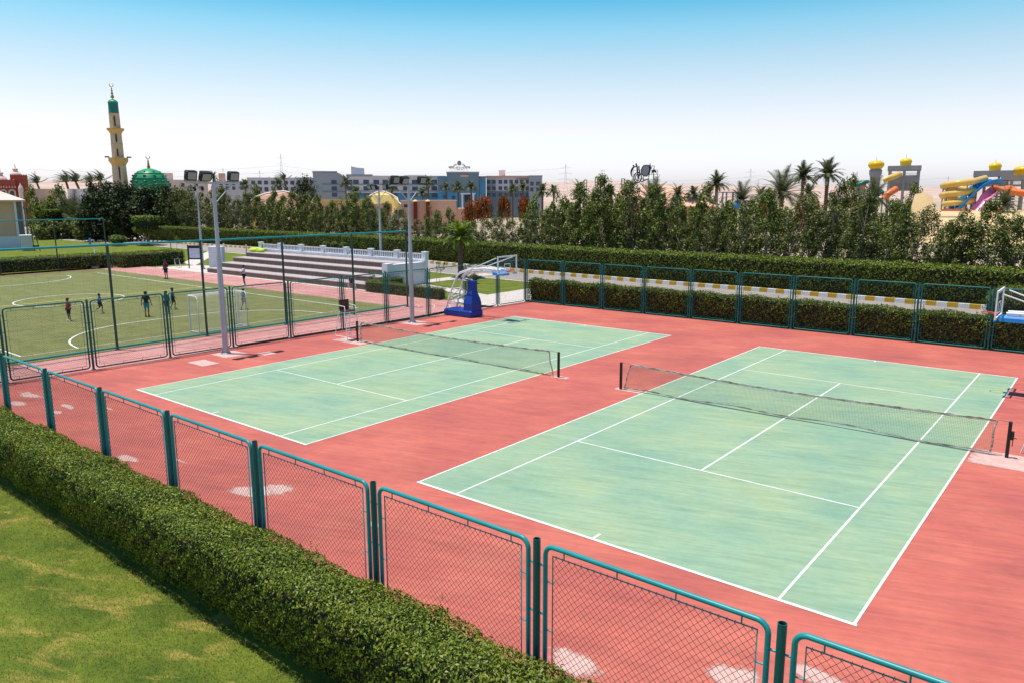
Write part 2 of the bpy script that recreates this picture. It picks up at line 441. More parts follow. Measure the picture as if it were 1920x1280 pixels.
def hedge(name, label, path, prof, leaf, dens, m, seed=0, rough=.05, jit=.55, aspect=.5, ends=True, sprig=0, group=None, cat='hedge'):
    """clipped hedge: a cross-section (offset to the left of the path, height) swept along a path, covered in leaves"""
    path = [Vector((x, y, 0)) for x, y in path]
    segl = [(path[i + 1] - path[i]).length for i in range(len(path) - 1)]
    total = sum(segl)
    cum = np.concatenate([[0], np.cumsum(segl)])
    px = np.array([p.x for p in path]); py = np.array([p.y for p in path])
    def frame(s):
        x = np.interp(s, cum, px); y = np.interp(s, cum, py)
        e = .4
        dx = np.interp(np.minimum(s + e, total), cum, px) - np.interp(np.maximum(s - e, 0), cum, px)
        dy = np.interp(np.minimum(s + e, total), cum, py) - np.interp(np.maximum(s - e, 0), cum, py)
        l = np.hypot(dx, dy)
        return x, y, -dy / l, dx / l
    prof = np.array(prof, float)
    pl = np.hypot(*(prof[1:] - prof[:-1]).T)
    pc = np.concatenate([[0], np.cumsum(pl)])
    n = int(total * pc[-1] * dens)
    s = rng.uniform(0, total, n); t = rng.uniform(0, pc[-1], n)
    def surf(s, t, inset=0):
        o = np.interp(t, pc, prof[:, 0]); z = np.interp(t, pc, prof[:, 1])
        d = .05 * pc[-1]
        do = np.interp(np.minimum(t + d, pc[-1]), pc, prof[:, 0]) - np.interp(np.maximum(t - d, 0), pc, prof[:, 0])
        dz = np.interp(np.minimum(t + d, pc[-1]), pc, prof[:, 1]) - np.interp(np.maximum(t - d, 0), pc, prof[:, 1])
        l = np.hypot(do, dz) + 1e-9
        no, nz = dz / l, -do / l          # outward for a section running anticlockwise seen along the path
        w = wob(s * 1.1, t * 2.3, seed) * rough - inset
        o = o + no * w; z = z + nz * w
        x, y, lx, ly = frame(s)
        P = np.stack([x + lx * o, y + ly * o, np.maximum(z, .02)], 1)
        N = np.stack([lx * no, ly * no, nz], 1)
        return P, N
    P, N = surf(s, t, rng.uniform(-.02, .10, n) * (leaf / .06) ** .5)
    # clumps stand out of the sides, with gaps between them
    side = N[:, 2] < .45
    cl = wob(s * 5.3 + t * 2, t * 6.1 - s * 1.7, seed + .7) + .6 * wob(s * 13, t * 15, seed)
    P = P + N * (np.clip(cl, 0, 1.2) * leaf * .9 * side)[:, None]
    u_ = rng.uniform(0, 1, n)
    keep = ~(side & ((u_ < .35) | ((cl < -.15) & (u_ < .80))))
    P, N = P[keep], N[keep]
    if ends:
        ne = int(2 * dens * 1.2 * abs(prof[:, 0].max() - prof[:, 0].min()) * prof[:, 1].max())
        o = rng.uniform(prof[:, 0].min(), prof[:, 0].max(), ne); z = rng.uniform(0, prof[:, 1].max() * .98, ne)
        side = rng.integers(0, 2, ne) * 1.0
        x, y, lx, ly = frame(side * total)
        dirx = np.where(side > 0, ly, -ly); diry = np.where(side > 0, -lx, lx)
        off = rng.uniform(-.05, .05, ne)
        P2 = np.stack([x + lx * o + dirx * off, y + ly * o + diry * off, z], 1)
        N2 = np.stack([dirx, diry, np.zeros(ne)], 1)
        P = np.concatenate([P, P2]); N = np.concatenate([N, N2])
    if sprig:
        ns = int(total * sprig)
        ss = rng.uniform(0, total, ns); tt = rng.uniform(0, pc[-1], ns)
        Ps, Ns = surf(ss, tt)
        keep = Ns[:, 2] > .3
        Ps, Ns = Ps[keep], Ns[keep]
        hh = rng.uniform(.05, .22, len(Ps))
        reps = 7
        Q = np.repeat(Ps, reps, 0); q = np.tile(np.linspace(0, 1, reps), len(Ps)) * np.repeat(hh, reps)
        Q = Q + np.stack([rng.normal(0, .015, len(q)), rng.normal(0, .015, len(q)), q], 1)
        P = np.concatenate([P, Q]); N = np.concatenate([N, rng.normal(0, 1, Q.shape)])
    core = MB()
    ks = max(2, int(total / .5)); g = np.linspace(0, total, ks + 1)
    kt = len(prof) * 2; tt = np.linspace(0, pc[-1], kt + 1)
    S, Tt = np.meshgrid(g, tt, indexing='ij')
    PP, _ = surf(S.ravel(), Tt.ravel(), leaf * 1.5 + .05)
    fs = []
    for i in range(ks):
        for j in range(kt):
            a = i * (kt + 1) + j
            fs.append((a, a + 1, a + kt + 2, a + kt + 1))
    fs.append(tuple(range(kt + 1))); fs.append(tuple(range(ks * (kt + 1), ks * (kt + 1) + kt + 1)))
    core.add(PP.tolist(), fs)
    me = leaf_mesh(name, P, N, leaf, m, aspect, np.where(N[:, 2] > .45, jit, jit * .6), core)
    return tag(link(name, me), label, cat, group)

def crown_cloud(h, w, nclust, nleaf, base=.0, top=1.0, kind='column', seed=0):
    """leaf points and normals in clumps through a crown's volume"""
    g = np.random.default_rng(seed)
    t = g.uniform(0, 1, nclust) ** .9
    if kind == 'column':
        prof = np.interp(t, [0, .12, .45, .8, 1], [.55, .9, 1, .72, .22])
    elif kind == 'round':
        prof = np.sqrt(np.maximum(.04, 1 - (2 * t - .95) ** 2))
    else:
        prof = np.interp(t, [0, .3, .7, 1], [.8, 1, .9, .5])
    a = g.uniform(0, 2 * PI, nclust)
    r = np.sqrt(g.uniform(.05, 1, nclust)) * prof * w / 2
    z = base + t * (h - base)
    C = np.stack([r * np.cos(a), r * np.sin(a), z], 1)
    cr = g.uniform(.55, 1.15, nclust) * (w * .17)
    idx = g.integers(0, nclust, nleaf)
    D = g.normal(0, 1, (nleaf, 3)); D /= np.linalg.norm(D, axis=1)[:, None]
    rad = g.uniform(.45, 1.05, nleaf)
    P = C[idx] + D * (cr[idx] * rad)[:, None] * np.array([1, 1, 1.25])
    P[:, 2] = np.maximum(P[:, 2], .1)
    N = D + np.array([0, 0, .85])
    return P, N, C

def make_tree_mesh(kind, h, w, leaf, nclust, nleaf, m, base, seed, lean=(0, 0), stems=1, shape='column', tr=.09):
    P, N, C = crown_cloud(h, w, nclust, nleaf, base, 1, shape, seed)
    L = np.array([lean[0], lean[1]])
    P[:, :2] += P[:, 2:3] / h * L
    C2 = C.copy(); C2[:, :2] += C2[:, 2:3] / h * L
    crown = leaf_mesh(kind + '_crown', P, N, leaf, m, .55, .7)
    mb = MB()
    g = random.Random(seed)
    for k in range(stems):
        ox, oy = (g.uniform(-.25, .25), g.uniform(-.25, .25)) if stems > 1 else (0, 0)
        pts = []
        for i in range(7):
            q = i / 6
            pts.append((ox + q * L[0] * .85 + ox * q * 1.5 + g.uniform(-.06, .06), oy + q * L[1] * .85 + oy * q * 1.5 + g.uniform(-.06, .06), q * h * .85))
        mb.tube(pts, [tr * (1 - .8 * i / 6) / math.sqrt(stems) for i in range(7)], 7)
        for c in g.sample(list(C2), min(10, nclust)):
            q = max(.15, min(.95, (c[2] / h) - .12))
            i = q * 6 / .85 * .85
            i0 = min(5, int(i)); fr = i - i0
            a = Vector(pts[i0]).lerp(Vector(pts[i0 + 1]), fr)
            mb.tube([a, (a + Vector(c)) / 2 + Vector((0, 0, -.1)), c], [tr * .4, tr * .25, tr * .1], 5)
    return crown, mb.mesh(kind + '_trunk', M['bark'])

def place_tree(name, meshes, loc, rz, s, label, cat='tree', group=None, leafname='crown', sz=None):
    t = thing(name, label, cat, loc, rz, group)
    t.scale = (s, s, sz or s)
    link(leafname, meshes[0], t); link('trunk', meshes[1], t)
    return t

def palm_meshes(h, rad, nfr=30, droop=1.0, tr=.22, seed=0, wind=(0, 0), m=None, lean=(0, 0), up=.55, leafw=.062, skirt=True):
    g = random.Random(seed)
    mb = MB(); cr = MB()
    pts = []
    for i in range(9):
        q = i / 8
        pts.append((lean[0] * q * q, lean[1] * q * q, h * q))
    mb.tube(pts, [tr * (1.35 if i == 0 else 1.0 - .25 * i / 8 + (.22 if i >= 7 else 0)) for i in range(9)], 9)
    for k in range(int(h / .35)):
        q = (k + .5) * .35 / h
        p = (lean[0] * q * q, lean[1] * q * q, h * q)
        mb.lathe([(tr * 1.06, -.06), (tr * 1.14, .06)], 9, p, cap=False)
    top = Vector(pts[-1])
    for k in range(nfr):
        az = 2 * PI * k * .381966 + g.uniform(-.2, .2)
        el = R(78) - (k / nfr) ** .9 * R(105) * (1.15 - up * .5) + g.uniform(-.1, .1)
        L = rad * g.uniform(.85, 1.12)
        d = Vector((math.cos(az) * math.cos(el), math.sin(az) * math.cos(el), math.sin(el)))
        p = top.copy(); spine = [p.copy()]; ns = 7
        for i in range(ns):
            q = i / ns
            d = d + Vector((wind[0], wind[1], -.16 * droop * (0.4 + q))) * (.55 if wind != (0, 0) else 1.0)
            d.normalize(); p = p + d * (L / ns); spine.append(p.copy())
        cr.tube(spine, [.035 * (1 - .8 * i / ns) for i in range(ns + 1)], 3, cap=False)
        for i in range(1, ns * 4):
            q = i / (ns * 4)
            f = q * ns; i0 = min(ns - 1, int(f)); a = spine[i0].lerp(spine[i0 + 1], f - i0)
            t = (spine[i0 + 1] - spine[i0]).normalized()
            side = t.cross(Vector((0, 0, 1)))
            if side.length < .05: side = Vector((1, 0, 0))
            side.normalize(); upv = side.cross(t)
            ll = L * .26 * math.sin(PI * min(1, .12 + q * .86)) ** .6
            for sg in (-1, 1):
                e = a + (side * sg * .75 + t * .62 + upv * .22 + Vector((wind[0], wind[1], 0)) * .6 + Vector((0, 0, -.12 * droop))).normalized() * ll * g.uniform(.85, 1.1)
                w = t * leafw
                cr.add([a - w, a + w, e], [(0, 1, 2)])
    if skirt:
        for k in range(10):
            az = 2 * PI * k / 10 + g.uniform(-.2, .2); 
            e = top + Vector((math.cos(az) * tr * 2.2, math.sin(az) * tr * 2.2, -g.uniform(.3, .9)))
            mb.tube([top + Vector((0, 0, -.15)), (top + e) / 2 + Vector((0, 0, .1)), e], [.05, .045, .02], 4)
    return cr.mesh('palm_fronds', m or M['palm']), mb.mesh('palm_trunk', M['dbark'])

# ------------------------------------------------------------------ camera, light, sky
CAM = Vector((13.9477, -13.2205, 7.3639)); PITCH, YAW, F = .18635, -.68100, 1422.436   # solved from the court lines (1920-px photo)
fw = Vector((math.sin(YAW) * math.cos(PITCH), math.cos(YAW) * math.cos(PITCH), -math.sin(PITCH)))
rt = Vector((math.cos(YAW), -math.sin(YAW), 0)); up = rt.cross(fw)
rt, up = rt * math.cos(-.0025) + up * math.sin(-.0025), -rt * math.sin(-.0025) + up * math.cos(-.0025)
cd = bpy.data.cameras.new('camera'); cam = bpy.data.objects.new('camera', cd); COL.objects.link(cam)
cam.matrix_world = Matrix(((rt.x, up.x, -fw.x, CAM.x), (rt.y, up.y, -fw.y, CAM.y), (rt.z, up.z, -fw.z, CAM.z), (0, 0, 0, 1)))
cd.sensor_width = 36; cd.lens = 36 * F / 1920; cd.clip_start = .1; cd.clip_end = 12000
sc.camera = cam

sun_to = Vector((-.185, -.10, 1)).normalized()
sd = bpy.data.lights.new('sun', 'SUN'); sun = bpy.data.objects.new('sun', sd); COL.objects.link(sun)
sd.energy = 4.9; sd.angle = R(.5); sd.color = (1, .955, .88)
sun.rotation_euler = sun_to.to_track_quat('Z', 'Y').to_euler(); sun.location = (0, 0, 40)

w = bpy.data.worlds.new('World'); sc.world = w; w.use_nodes = True
nt = w.node_tree; bg = nt.nodes['Background']
sky = nt.nodes.new('ShaderNodeTexSky'); sky.sky_type = 'NISHITA'; sky.sun_disc = False
sky.sun_elevation = math.asin(sun_to.z); sky.sun_rotation = math.atan2(sun_to.x, sun_to.y)
sky.air_density = 1.0; sky.dust_density = 1.2; sky.ozone_density = 2.5
# the photograph's sky runs from white at the horizon to saturated blue only 13 degrees up: deepen the sky with elevation
tc = nt.nodes.new('ShaderNodeTexCoord'); sx = nt.nodes.new('ShaderNodeSeparateXYZ')
nt.links.new(tc.outputs['Generated'], sx.inputs[0])
tint = ramp(nt, [(.0, (.72, .73, .95)), (.055, (.76, .675, .735)), (.088, (.80, .635, .60)), (.126, (.725, .62, .547)), (.164, (.60, .60, .53)), (.2, (.40, .585, .535)), (.234, (.185, .495, .505)), (.5, (.09, .22, .36))], .5, sx.outputs['Z'])
gain = nt.nodes.new('ShaderNodeVectorMath'); gain.operation = 'SCALE'; gain.inputs['Scale'].default_value = 2.05
nt.links.new(mix(nt, sky.outputs[0], tint, 1.0, 'MULTIPLY'), gain.inputs[0]); nt.links.new(gain.outputs[0], bg.inputs['Color'])
bg.inputs['Strength'].default_value = .14
sc.view_settings.view_transform = 'Standard'; sc.view_settings.look = 'None'
sc.view_settings.exposure = .18; sc.view_settings.gamma = 1
sc.render.film_transparent = False
sc.cycles.max_bounces = 6; sc.cycles.diffuse_bounces = 3; sc.cycles.transparent_max_bounces = 8
sc.cycles.use_denoising = True

# ------------------------------------------------------------------ ground
def sheet(name, poly, z, m): return struct(name, MB().sheet(poly, z), m)
sheet('ground', [(-7000, -7000), (7000, -7000), (7000, 7000), (-7000, 7000)], -.16, M['sand'])
sheet('near_lawn', [(-60, -60), (60, -60), (60, -6.1), (-60, -6.1)], -.03, M['lawn'])
sheet('garden_lawn', [(-112, 27), (-24, 27), (40, 29.5), (40, 40), (-31, 41.5), (-60, 46), (-112, 46)], -.06, M['lawn2'])
sheet('field_lawn', [(-150, -40), (-70, -40), (-76, 31.5), (-98, 44.5), (-112, 47), (-150, 44)], -.055, M['lawn2'])
KERB = [(46, 44.6), (20, 45.2), (8, 45.5), (-10, 46.1), (-20, 46.25), (-32, 46.9), (-42, 48.1), (-52, 49.6), (-74, 50.6), (-93.6, 51.4), (-116, 51), (-133, 49.6), (-147, 49.8), (-162, 51), (-190, 55.5), (-230, 66)]
kx = [k[0] for k in KERB][::-1]; ky = [k[1] for k in KERB][::-1]
def ykerb(x): return float(np.interp(x, kx, ky))
off = lambda x: np.interp(x, [-190, -116, -98, -80, -30, 0], [5.5, 5.0, 6.2, 6.2, 6.0, 6.6])
struct('road', MB().strip(KERB, [(x, y - float(off(x))) for x, y in KERB], -.045), M['asphalt'])
struct('road_edge', MB().line([(x, y - float(off(x))) for x, y in KERB], .35, -.03), M['path'])
kb = MB()
P = [Vector((x, y)) for x, y in KERB]
for a, b in zip(P, P[1:]):
    n = max(1, round((b - a).length / .66)); t = (b - a).normalized(); nv = Vector((-t.y, t.x))
    if nv.y < 0: nv = -nv
    for i in range(n):
        p = a + (b - a) * (i / n); q = a + (b - a) * ((i + 1) / n)
        mi = (len(kb.f) // 6) % 2
        kb.mi = 0 if mi == 0 else (1 if p.x > -112 else 2)
        kb.add([(p.x, p.y, -.05), (q.x, q.y, -.05), (q.x + nv.x * .3, q.y + nv.y * .3, -.05), (p.x + nv.x * .3, p.y + nv.y * .3, -.05),
                (p.x, p.y, .27), (q.x, q.y, .27), (q.x + nv.x * .3, q.y + nv.y * .3, .27), (p.x + nv.x * .3, p.y + nv.y * .3, .27)],
               [(3, 2, 1, 0), (4, 5, 6, 7), (0, 1, 5, 4), (1, 2, 6, 5), (2, 3, 7, 6), (3, 0, 4, 7)])
tag(kb.build('kerb', [M['kerb_w'], M['kerb_y'], M['kerb_k']]), kind='structure')
sheet('paved_path', [(-24.4, 26.6), (-19.4, 26.6), (-19.3, 40.2), (-24.6, 40.6)], -.02, M['path'])
sheet('garden_path', [(-36.2, 33.2), (-34.3, 33.2), (-34.2, 44), (-36.2, 44)], -.025, M['path'])
sheet('side_path', [(-34.5, 33.8), (-34.5, 32.2), (-24.4, 29.9), (-24.4, 31.2)], -.028, M['path'])
sheet('bleacher_paving', [(-69, 26.8), (-34, 26.8), (-34, 27.6), (-59, 27.6), (-62, 33.5), (-68, 31)], -.015, M['path'])
sheet('lawn_path', [(-72, 31.5), (-68, 31), (-86, 44.5), (-90, 45.2)], -.035, M['path'])

# running track, turf and their lines
sheet('running_track', [(-74, -14), (-20.9, -14), (-20.9, 22), (-21.4, 24.6), (-22.6, 26.1), (-24.4, 26.9), (-74, 26.9)], -.012, M['track'])
tl = MB()
for k in range(4):
    r = .35 + 1.08 * k; xe = -25.05 + r + .55; pts = [(xe - .0, -14)]
    cx, cy, rr = -25.6, 21.2, xe + 25.6
    pts += [(cx + rr * math.cos(a), cy + (rr + .25) * math.sin(a)) for a in np.linspace(0, PI / 2, 12)]
    pts += [(-74, pts[-1][1])]
    tl.line(pts, .06, -.004)
tl.line([(-74, 26.2), (-25, 26.2)], .06, -.004)
tl.line([(-72.3, -14), (-72.3, 22.6)], .05, -.004)
struct('track_lanes', tl, mat('faded_lane_paint', (.70, .56, .52), (.60, .42, .38), 1.5, .8))
sheet('artificial_turf', [(-71.6, -3.4), (-24.75, -3.4), (-24.75, 22.35), (-71.6, 22.35)], -.006, M['turf'])
fl = MB(); GX, FX, Y0, Y1, YC = -26.7, -67.3, -.4, 20.15, 9.7
fl.line([(GX, Y0), (FX, Y0), (FX, Y1), (GX, Y1)], .10, .002, True)
def dee(x, sgn):
    p = [(x, YC - 7.5)] + [(x + sgn * 6 * math.sin(a), YC - 1.5 - 6 * math.cos(a)) for a in np.linspace(.05, PI / 2, 14)]
    p += [(x + sgn * 6 * math.cos(a), YC + 1.5 + 6 * math.sin(a)) for a in np.linspace(0, PI / 2 - .05, 14)] + [(x, YC + 7.5)]
    return p
fl.line(dee(GX, -1), .10, .003); fl.line(dee(FX, 1), .10, .003)
fl.line([(-47 + 3.6 * math.cos(a), YC + 3.6 * math.sin(a)) for a in np.linspace(0, 2 * PI, 48)[:-1]], .10, .003, True)
struct('field_lines', fl, M['line'])
struct('halfway_line', MB().line([(-47, Y0), (-47, Y1)], .12, .005), M['yline'])

# tennis courts
sheet('red_court', [(-21.3, -6.6), (20, -6.6), (20, 29.75), (-19.6, 29.75)], 0, M['red'])
def court(ox, oy):
    c = tag(MB().sheet([(ox, oy), (ox + 10.97, oy), (ox + 10.97, oy + 23.77), (ox, oy + 23.77)], .004).build('tennis_court', M['green']), kind='structure')
    l = MB(); X = lambda a: ox + a; Y = lambda a: oy + a; lw = .052
    def rect(x0, x1, y0, y1): l.sheet([(X(x0), Y(y0)), (X(x1), Y(y0)), (X(x1), Y(y1)), (X(x0), Y(y1))], .008)
    rect(-.02, 10.99, -.03, lw); rect(-.02, 10.99, 23.77 - lw, 23.80)
    for x in (0, 10.97 - lw): rect(x, x + lw, lw, 23.77 - lw)
    for x in (1.345, 9.575): rect(x, x + lw, lw, 23.77 - lw)
    for y in (5.46, 18.25): rect(1.40, 9.575, y, y + lw)
    rect(5.455, 5.515, 5.46 + lw, 18.25)
    rect(5.455, 5.515, lw, lw + .28); rect(5.455, 5.515, 23.77 - lw - .28, 23.77 - lw)
    tag(l.build('court_lines', M['line'], c), kind='structure')
court(0, 0); court(-15.874, .037)

pb = MB(); g = random.Random(5); wear = []
def rim(pts, c, z, ks, ws):
    n = len(pts); vs = [(c[0], c[1], z)]; wear.append(1.0)
    for k, w_ in zip(ks, ws):
        vs += [(c[0] + (x - c[0]) * k, c[1] + (y - c[1]) * k, z) for x, y in pts]; wear.extend([w_] * n)
    fs = [(0, 1 + i, 1 + (i + 1) % n) for i in range(n)]
    for r_ in range(len(ks) - 1): fs += [(1 + r_ * n + i, 1 + (r_ + 1) * n + i, 1 + (r_ + 1) * n + (i + 1) % n, 1 + r_ * n + (i + 1) % n) for i in range(n)]
    pb.add(vs, fs)
def patch(x, y, rx, ry, rot=0, n=9, irr=.25):
    n = 56; p = []; ph = [g.uniform(0, 6.28) for _ in range(6)]
    for i in range(n):
        a = 2 * PI * i / n; k = 1.2 + irr * (.55 * math.sin(2 * a + ph[0]) + .45 * math.sin(3 * a + ph[1]) + .35 * math.sin(5 * a + ph[2]) + .25 * math.sin(9 * a + ph[3]))
        p.append((x + rx * k * math.cos(a), y + ry * k * math.sin(a)))
    rim(p, (x, y), .005 + .0006 * (len(wear) % 7), (.5, 1.0), (.85, 0.0))
for x, y, a, b in ((-2.45, -2.6, .55, .42), (-2.95, -3.2, .6, .4), (-2.7, -2.95, .45, .35), (1.15, -2.5, .22, .18), (7.75, -4.0, .62, .36), (9.9, -2.75, .5, .42), (10.25, -3.2, .45, .4),
                   (10.9, -1.9, .5, .3), (11.2, -2.5, .4, .35), (-15.3, -2.7, .62, .2), (-14.8, -3.25, .45, .16), (-7.9, -3.95, .55, .25), (-18.2, -2.95, .9, .3), (-17.2, -3.7, .6, .3), (-6.6, -3.1, .5, .06), (-13.8, -1.9, .35, .06), (3.6, -4.9, .4, .3)):
    patch(x, y, a * .85, b * .8, n=13, irr=.2)
def pad(x0, x1, y0, y1, z=.006): rim([(x0, y0), (x1, y0), (x1, y1), (x0, y1)], ((x0 + x1) / 2, (y0 + y1) / 2), z, (.9, 1.0), (.8, .45))
pad(-19.15, -17.75, 3.85, 4.7); pad(-20.0, -18.6, 5.5, 6.75, .0065); pad(-18.4, -17.7, 7.0, 7.7)
pad(-19.9, -18.2, 17.5, 18.8); pad(-18.4, -16.1, 11.5, 12.5); pad(11.03, 14.2, 10.85, 12.35); pad(-1.2, -.05, 11.8, 12.15); pad(-4.4, -3.6, 11.95, 12.3)
_m, _nt, _bs = newmat('worn_patch')
_at = _nt.nodes.new('ShaderNodeAttribute'); _at.attribute_name = 'wear'
_n1 = ramp(_nt, [(.30, (0, 0, 0)), (.70, (1, 1, 1))], .5, noise(_nt, coords(_nt), 4.5, 9, .78)); _ad = _nt.nodes.new('ShaderNodeMath'); _ad.operation = 'ADD'
_nt.links.new(_at.outputs['Fac'], _ad.inputs[0]); _nt.links.new(_n1, _ad.inputs[1])
_nt.links.new(ramp(_nt, [(.3, (.66, .45, .39)), (.7, (.55, .31, .255))], .5, noise(_nt, coords(_nt), 3.0, 6, .65)), _bs.inputs['Base Color']); _bs.inputs['Roughness'].default_value = .85
_tr = _nt.nodes.new('ShaderNodeBsdfTransparent'); _mx = _nt.nodes.new('ShaderNodeMixShader')
_sc = _nt.nodes.new('ShaderNodeMath'); _sc.operation = 'MULTIPLY'; _sc.inputs[1].default_value = .5; _nt.links.new(_ad.outputs[0], _sc.inputs[0])
_nt.links.new(ramp(_nt, [(.36, (0, 0, 0)), (.60, (.92, .92, .92))], .5, _sc.outputs[0]), _mx.inputs[0]); _nt.links.new(_tr.outputs[0], _mx.inputs[1]); _nt.links.new(_bs.outputs[0], _mx.inputs[2])
_nt.links.new(_mx.outputs[0], _nt.nodes['Material Output'].inputs[0])
_o = struct('concrete_patches', pb, _m)
_o.data.attributes.new('wear', 'FLOAT', 'POINT').data.foreach_set('value', wear)

# ------------------------------------------------------------------ court fences
HF = 3.05; PW = 3.0
def rrect(w, h, r, z0=0, n=5):
    pts = []
    for cx, cz, a0 in ((w - r, z0 + r, -PI / 2), (w - r, z0 + h - r, 0), (r, z0 + h - r, PI / 2), (r, z0 + r, PI)):
        for i in range(n + 1):
            a = a0 + PI / 2 * i / n
            pts.append((cx + r * math.cos(a), 0, cz + r * math.sin(a)))
    return pts
def panel_meshes(r, wr, pitch, mpaint):
    f = MB(); f.tube(rrect(PW, HF - .1, .13, .08), r, 9, closed=True)
    i = .12
    f.tube([(i, 0, .08 + i), (PW - i, 0, .08 + i), (PW - i, 0, HF - .02 - i), (i, 0, HF - .02 - i)], .011, 5, closed=True)
    for k in range(4):
        x = .3 + k * (PW - .6) / 3
        f.tube([(x, 0, HF - .02), (x, 0, HF - .02 - i)], .010, 5); f.tube([(x, 0, .08), (x, 0, .08 + i)], .010, 5)
    for k in range(4):
        z = .5 + k * .68
        f.tube([(0, 0, z), (i, 0, z)], .010, 5); f.tube([(PW, 0, z), (PW - i, 0, z)], .010, 5)
        f.tube([(-.10, 0, z + .2), (0, 0, z + .2)], .014, 5); f.tube([(PW, 0, z + .2), (PW + .10, 0, z + .2)], .014, 5)
    c = MB(); x0, x1, z0, z1 = i, PW - i, .08 + i, HF - .02 - i
    n = int((x1 - x0 + z1 - z0) / pitch)
    for k in range(1, n + 1):
        d = k * pitch
        a = (x0 + min(d, x1 - x0), z0 + max(0, d - (x1 - x0))); b = (x0 + max(0, d - (z1 - z0)), z0 + min(d, z1 - z0))
        for flip in (0, 1):
            A, B = ((a[0], .002, a[1]), (b[0], .002, b[1])) if not flip else ((x0 + x1 - a[0], -.002, a[1]), (x0 + x1 - b[0], -.002, b[1]))
            L = (Vector(B) - Vector(A)).length
            if L < .05: continue
            ns = max(2, int(L / (pitch * .3536)) if r > .03 and wr > .003 else 2)
            pts = []
            for j in range(ns + 1):
                p = Vector(A).lerp(Vector(B), j / ns)
                pts.append((p.x, p.y + (.004 if j % 2 else -.004), p.z))
            c.tube(pts if wr > .003 else (A, B), wr, 3, cap=False, smooth=False)
    # knuckled edge of the mesh
    for k in range(int((x1 - x0) / pitch)):
        x = x0 + (k + .5) * pitch
        c.tube([(x, 0, z1 - .02), (x + .012, 0, z1 + .02)], wr * 1.3, 3, cap=False)
    return f.mesh('fence_panel', mpaint), c.mesh('chain_link', M['wire'])
near_panel = panel_meshes(.033, .0030, .098, M['tgreen'])
M['tfar'] = mat('far_panel_teal_paint', (.004, .150, .132), (.005, .115, .105), 2.2, .5)  # darker, greener teal for the far court panels
far_panel = panel_meshes(.033, .0022, .098, M['tfar'])
pm = MB()
pm.tube([(0, 0, 0), (0, 0, HF + .03)], .049, 14, cap=False); pm.tube([(0, 0, HF + .03), (0, 0, HF - .25)], .041, 14, cap=False)
pm.add([(.041 * math.cos(2 * PI * i / 14), .041 * math.sin(2 * PI * i / 14), HF - .25) for i in range(14)], [tuple(range(14))])
pm.add([((.049 if i < 14 else .041) * math.cos(2 * PI * i / 14), (.049 if i < 14 else .041) * math.sin(2 * PI * i / 14), HF + .03) for i in range(28)],
       [(i, (i + 1) % 14, 14 + (i + 1) % 14, 14 + i) for i in range(14)])
pm.lathe([(.09, 0), (.09, .02), (.06, .025)], 10)
post_mesh = pm.mesh('post', M['tpost'])
def fence(name, label, o, ang, stations, pan, posts=None, group=None):
    t = thing(name, label, 'fence', o, ang, group)
    for s in stations: link('post', post_mesh, t, (s, 0, 0))
    for a, b in zip(stations, stations[1:]):
        p = link('panel', pan[0], t, (a + .138, 0, 0)); p.scale = ((b - a - .276) / PW, 1, 1)
        c = link('chain_link', pan[1], p)
    return t
ns = [-20.6, -17.05, -13.8, -10.62, -7.50, -4.29, -1.12, 2.07, 5.29, 8.46, 11.62, 14.8, 18]
fence('chain_link_fence', 'nearest teal chain-link court fence rising above the clipped hedge beside the lawn', (0, -5.95, 0), 0, ns, near_panel)
A0, B0 = Vector((-21.28, -5.95)), Vector((-19.6, 29.75)); la = math.atan2((B0 - A0).y, (B0 - A0).x); ll = (B0 - A0).length
ys = [-5.95, -2.75, .55, 3.95, 7.15, 10.45, 13.85, 17.0, 20.35, 23.65, 26.8, 29.75]
fence('chain_link_fence', 'teal chain-link court fence between the red court and the soccer field', (A0.x, A0.y, 0), la, [(y + 5.95) / 35.7 * ll for y in ys], far_panel)
xs = [-19.6, -16.35, -13.15, -10.0, -6.75, -3.65, -.5, 2.75, 5.85, 9.1, 12.3, 15.5]
fence('chain_link_fence', 'teal chain-link court fence with a hedge behind it along the road', (0, 29.8, 0), 0, xs, far_panel)
struct('fence_kerb', MB().box(-19.6, 20, 29.86, 30.0, 0, .1), M['dgreen'])

# tall ball-stop fences round the soccer field
def tall_fence(label, p0, p1, stations, h, rails):
    d = Vector(p1) - Vector(p0)
    t = thing('ball_stop_fence', label, 'fence', (p0[0], p0[1], 0), math.atan2(d.y, d.x))
    m = MB().tube([(0, 0, 0), (0, 0, h)], .062, 9).lathe([(.13, 0), (.13, .02), (.07, .03)], 9).mesh('post', M['dgreen'])
    for s in stations: link('post', m, t, (s, 0, 0))
    a, b = stations[0], stations[-1]
    for z, r in rails:
        MB().tube([(a, 0, z), (b, 0, z)], r, 9).build('rail', M['tgreen'], t)
    n = MB()
    for k in range(1, int(h / .5)): n.tube([(a, 0, k * .5), (b, 0, k * .5)], .0022, 3, cap=False)
    for k in range(1, int((b - a) / .5)): n.tube([(a + k * .5, 0, .1), (a + k * .5, 0, h)], .0018, 3, cap=False)
    n.build('netting', M['wire'], t)
tall_fence('tall green ball-stop fence on slim posts along the near side of the soccer field', (-24.9, -6.5), (-24.45, 22.7), [0, 4.6, 9.75, 14.5, 19.5, 24.6, 29.2], 5.17, [(5.17, .055), (.12, .05)])
tall_fence('tall green ball-stop fence on slim posts at the far end of the soccer field', (-72.2, 2.8), (-71.9, 23.2), [0, 5.1, 10.3, 15.5, 20.4], 5.3, [(5.3, .05)])

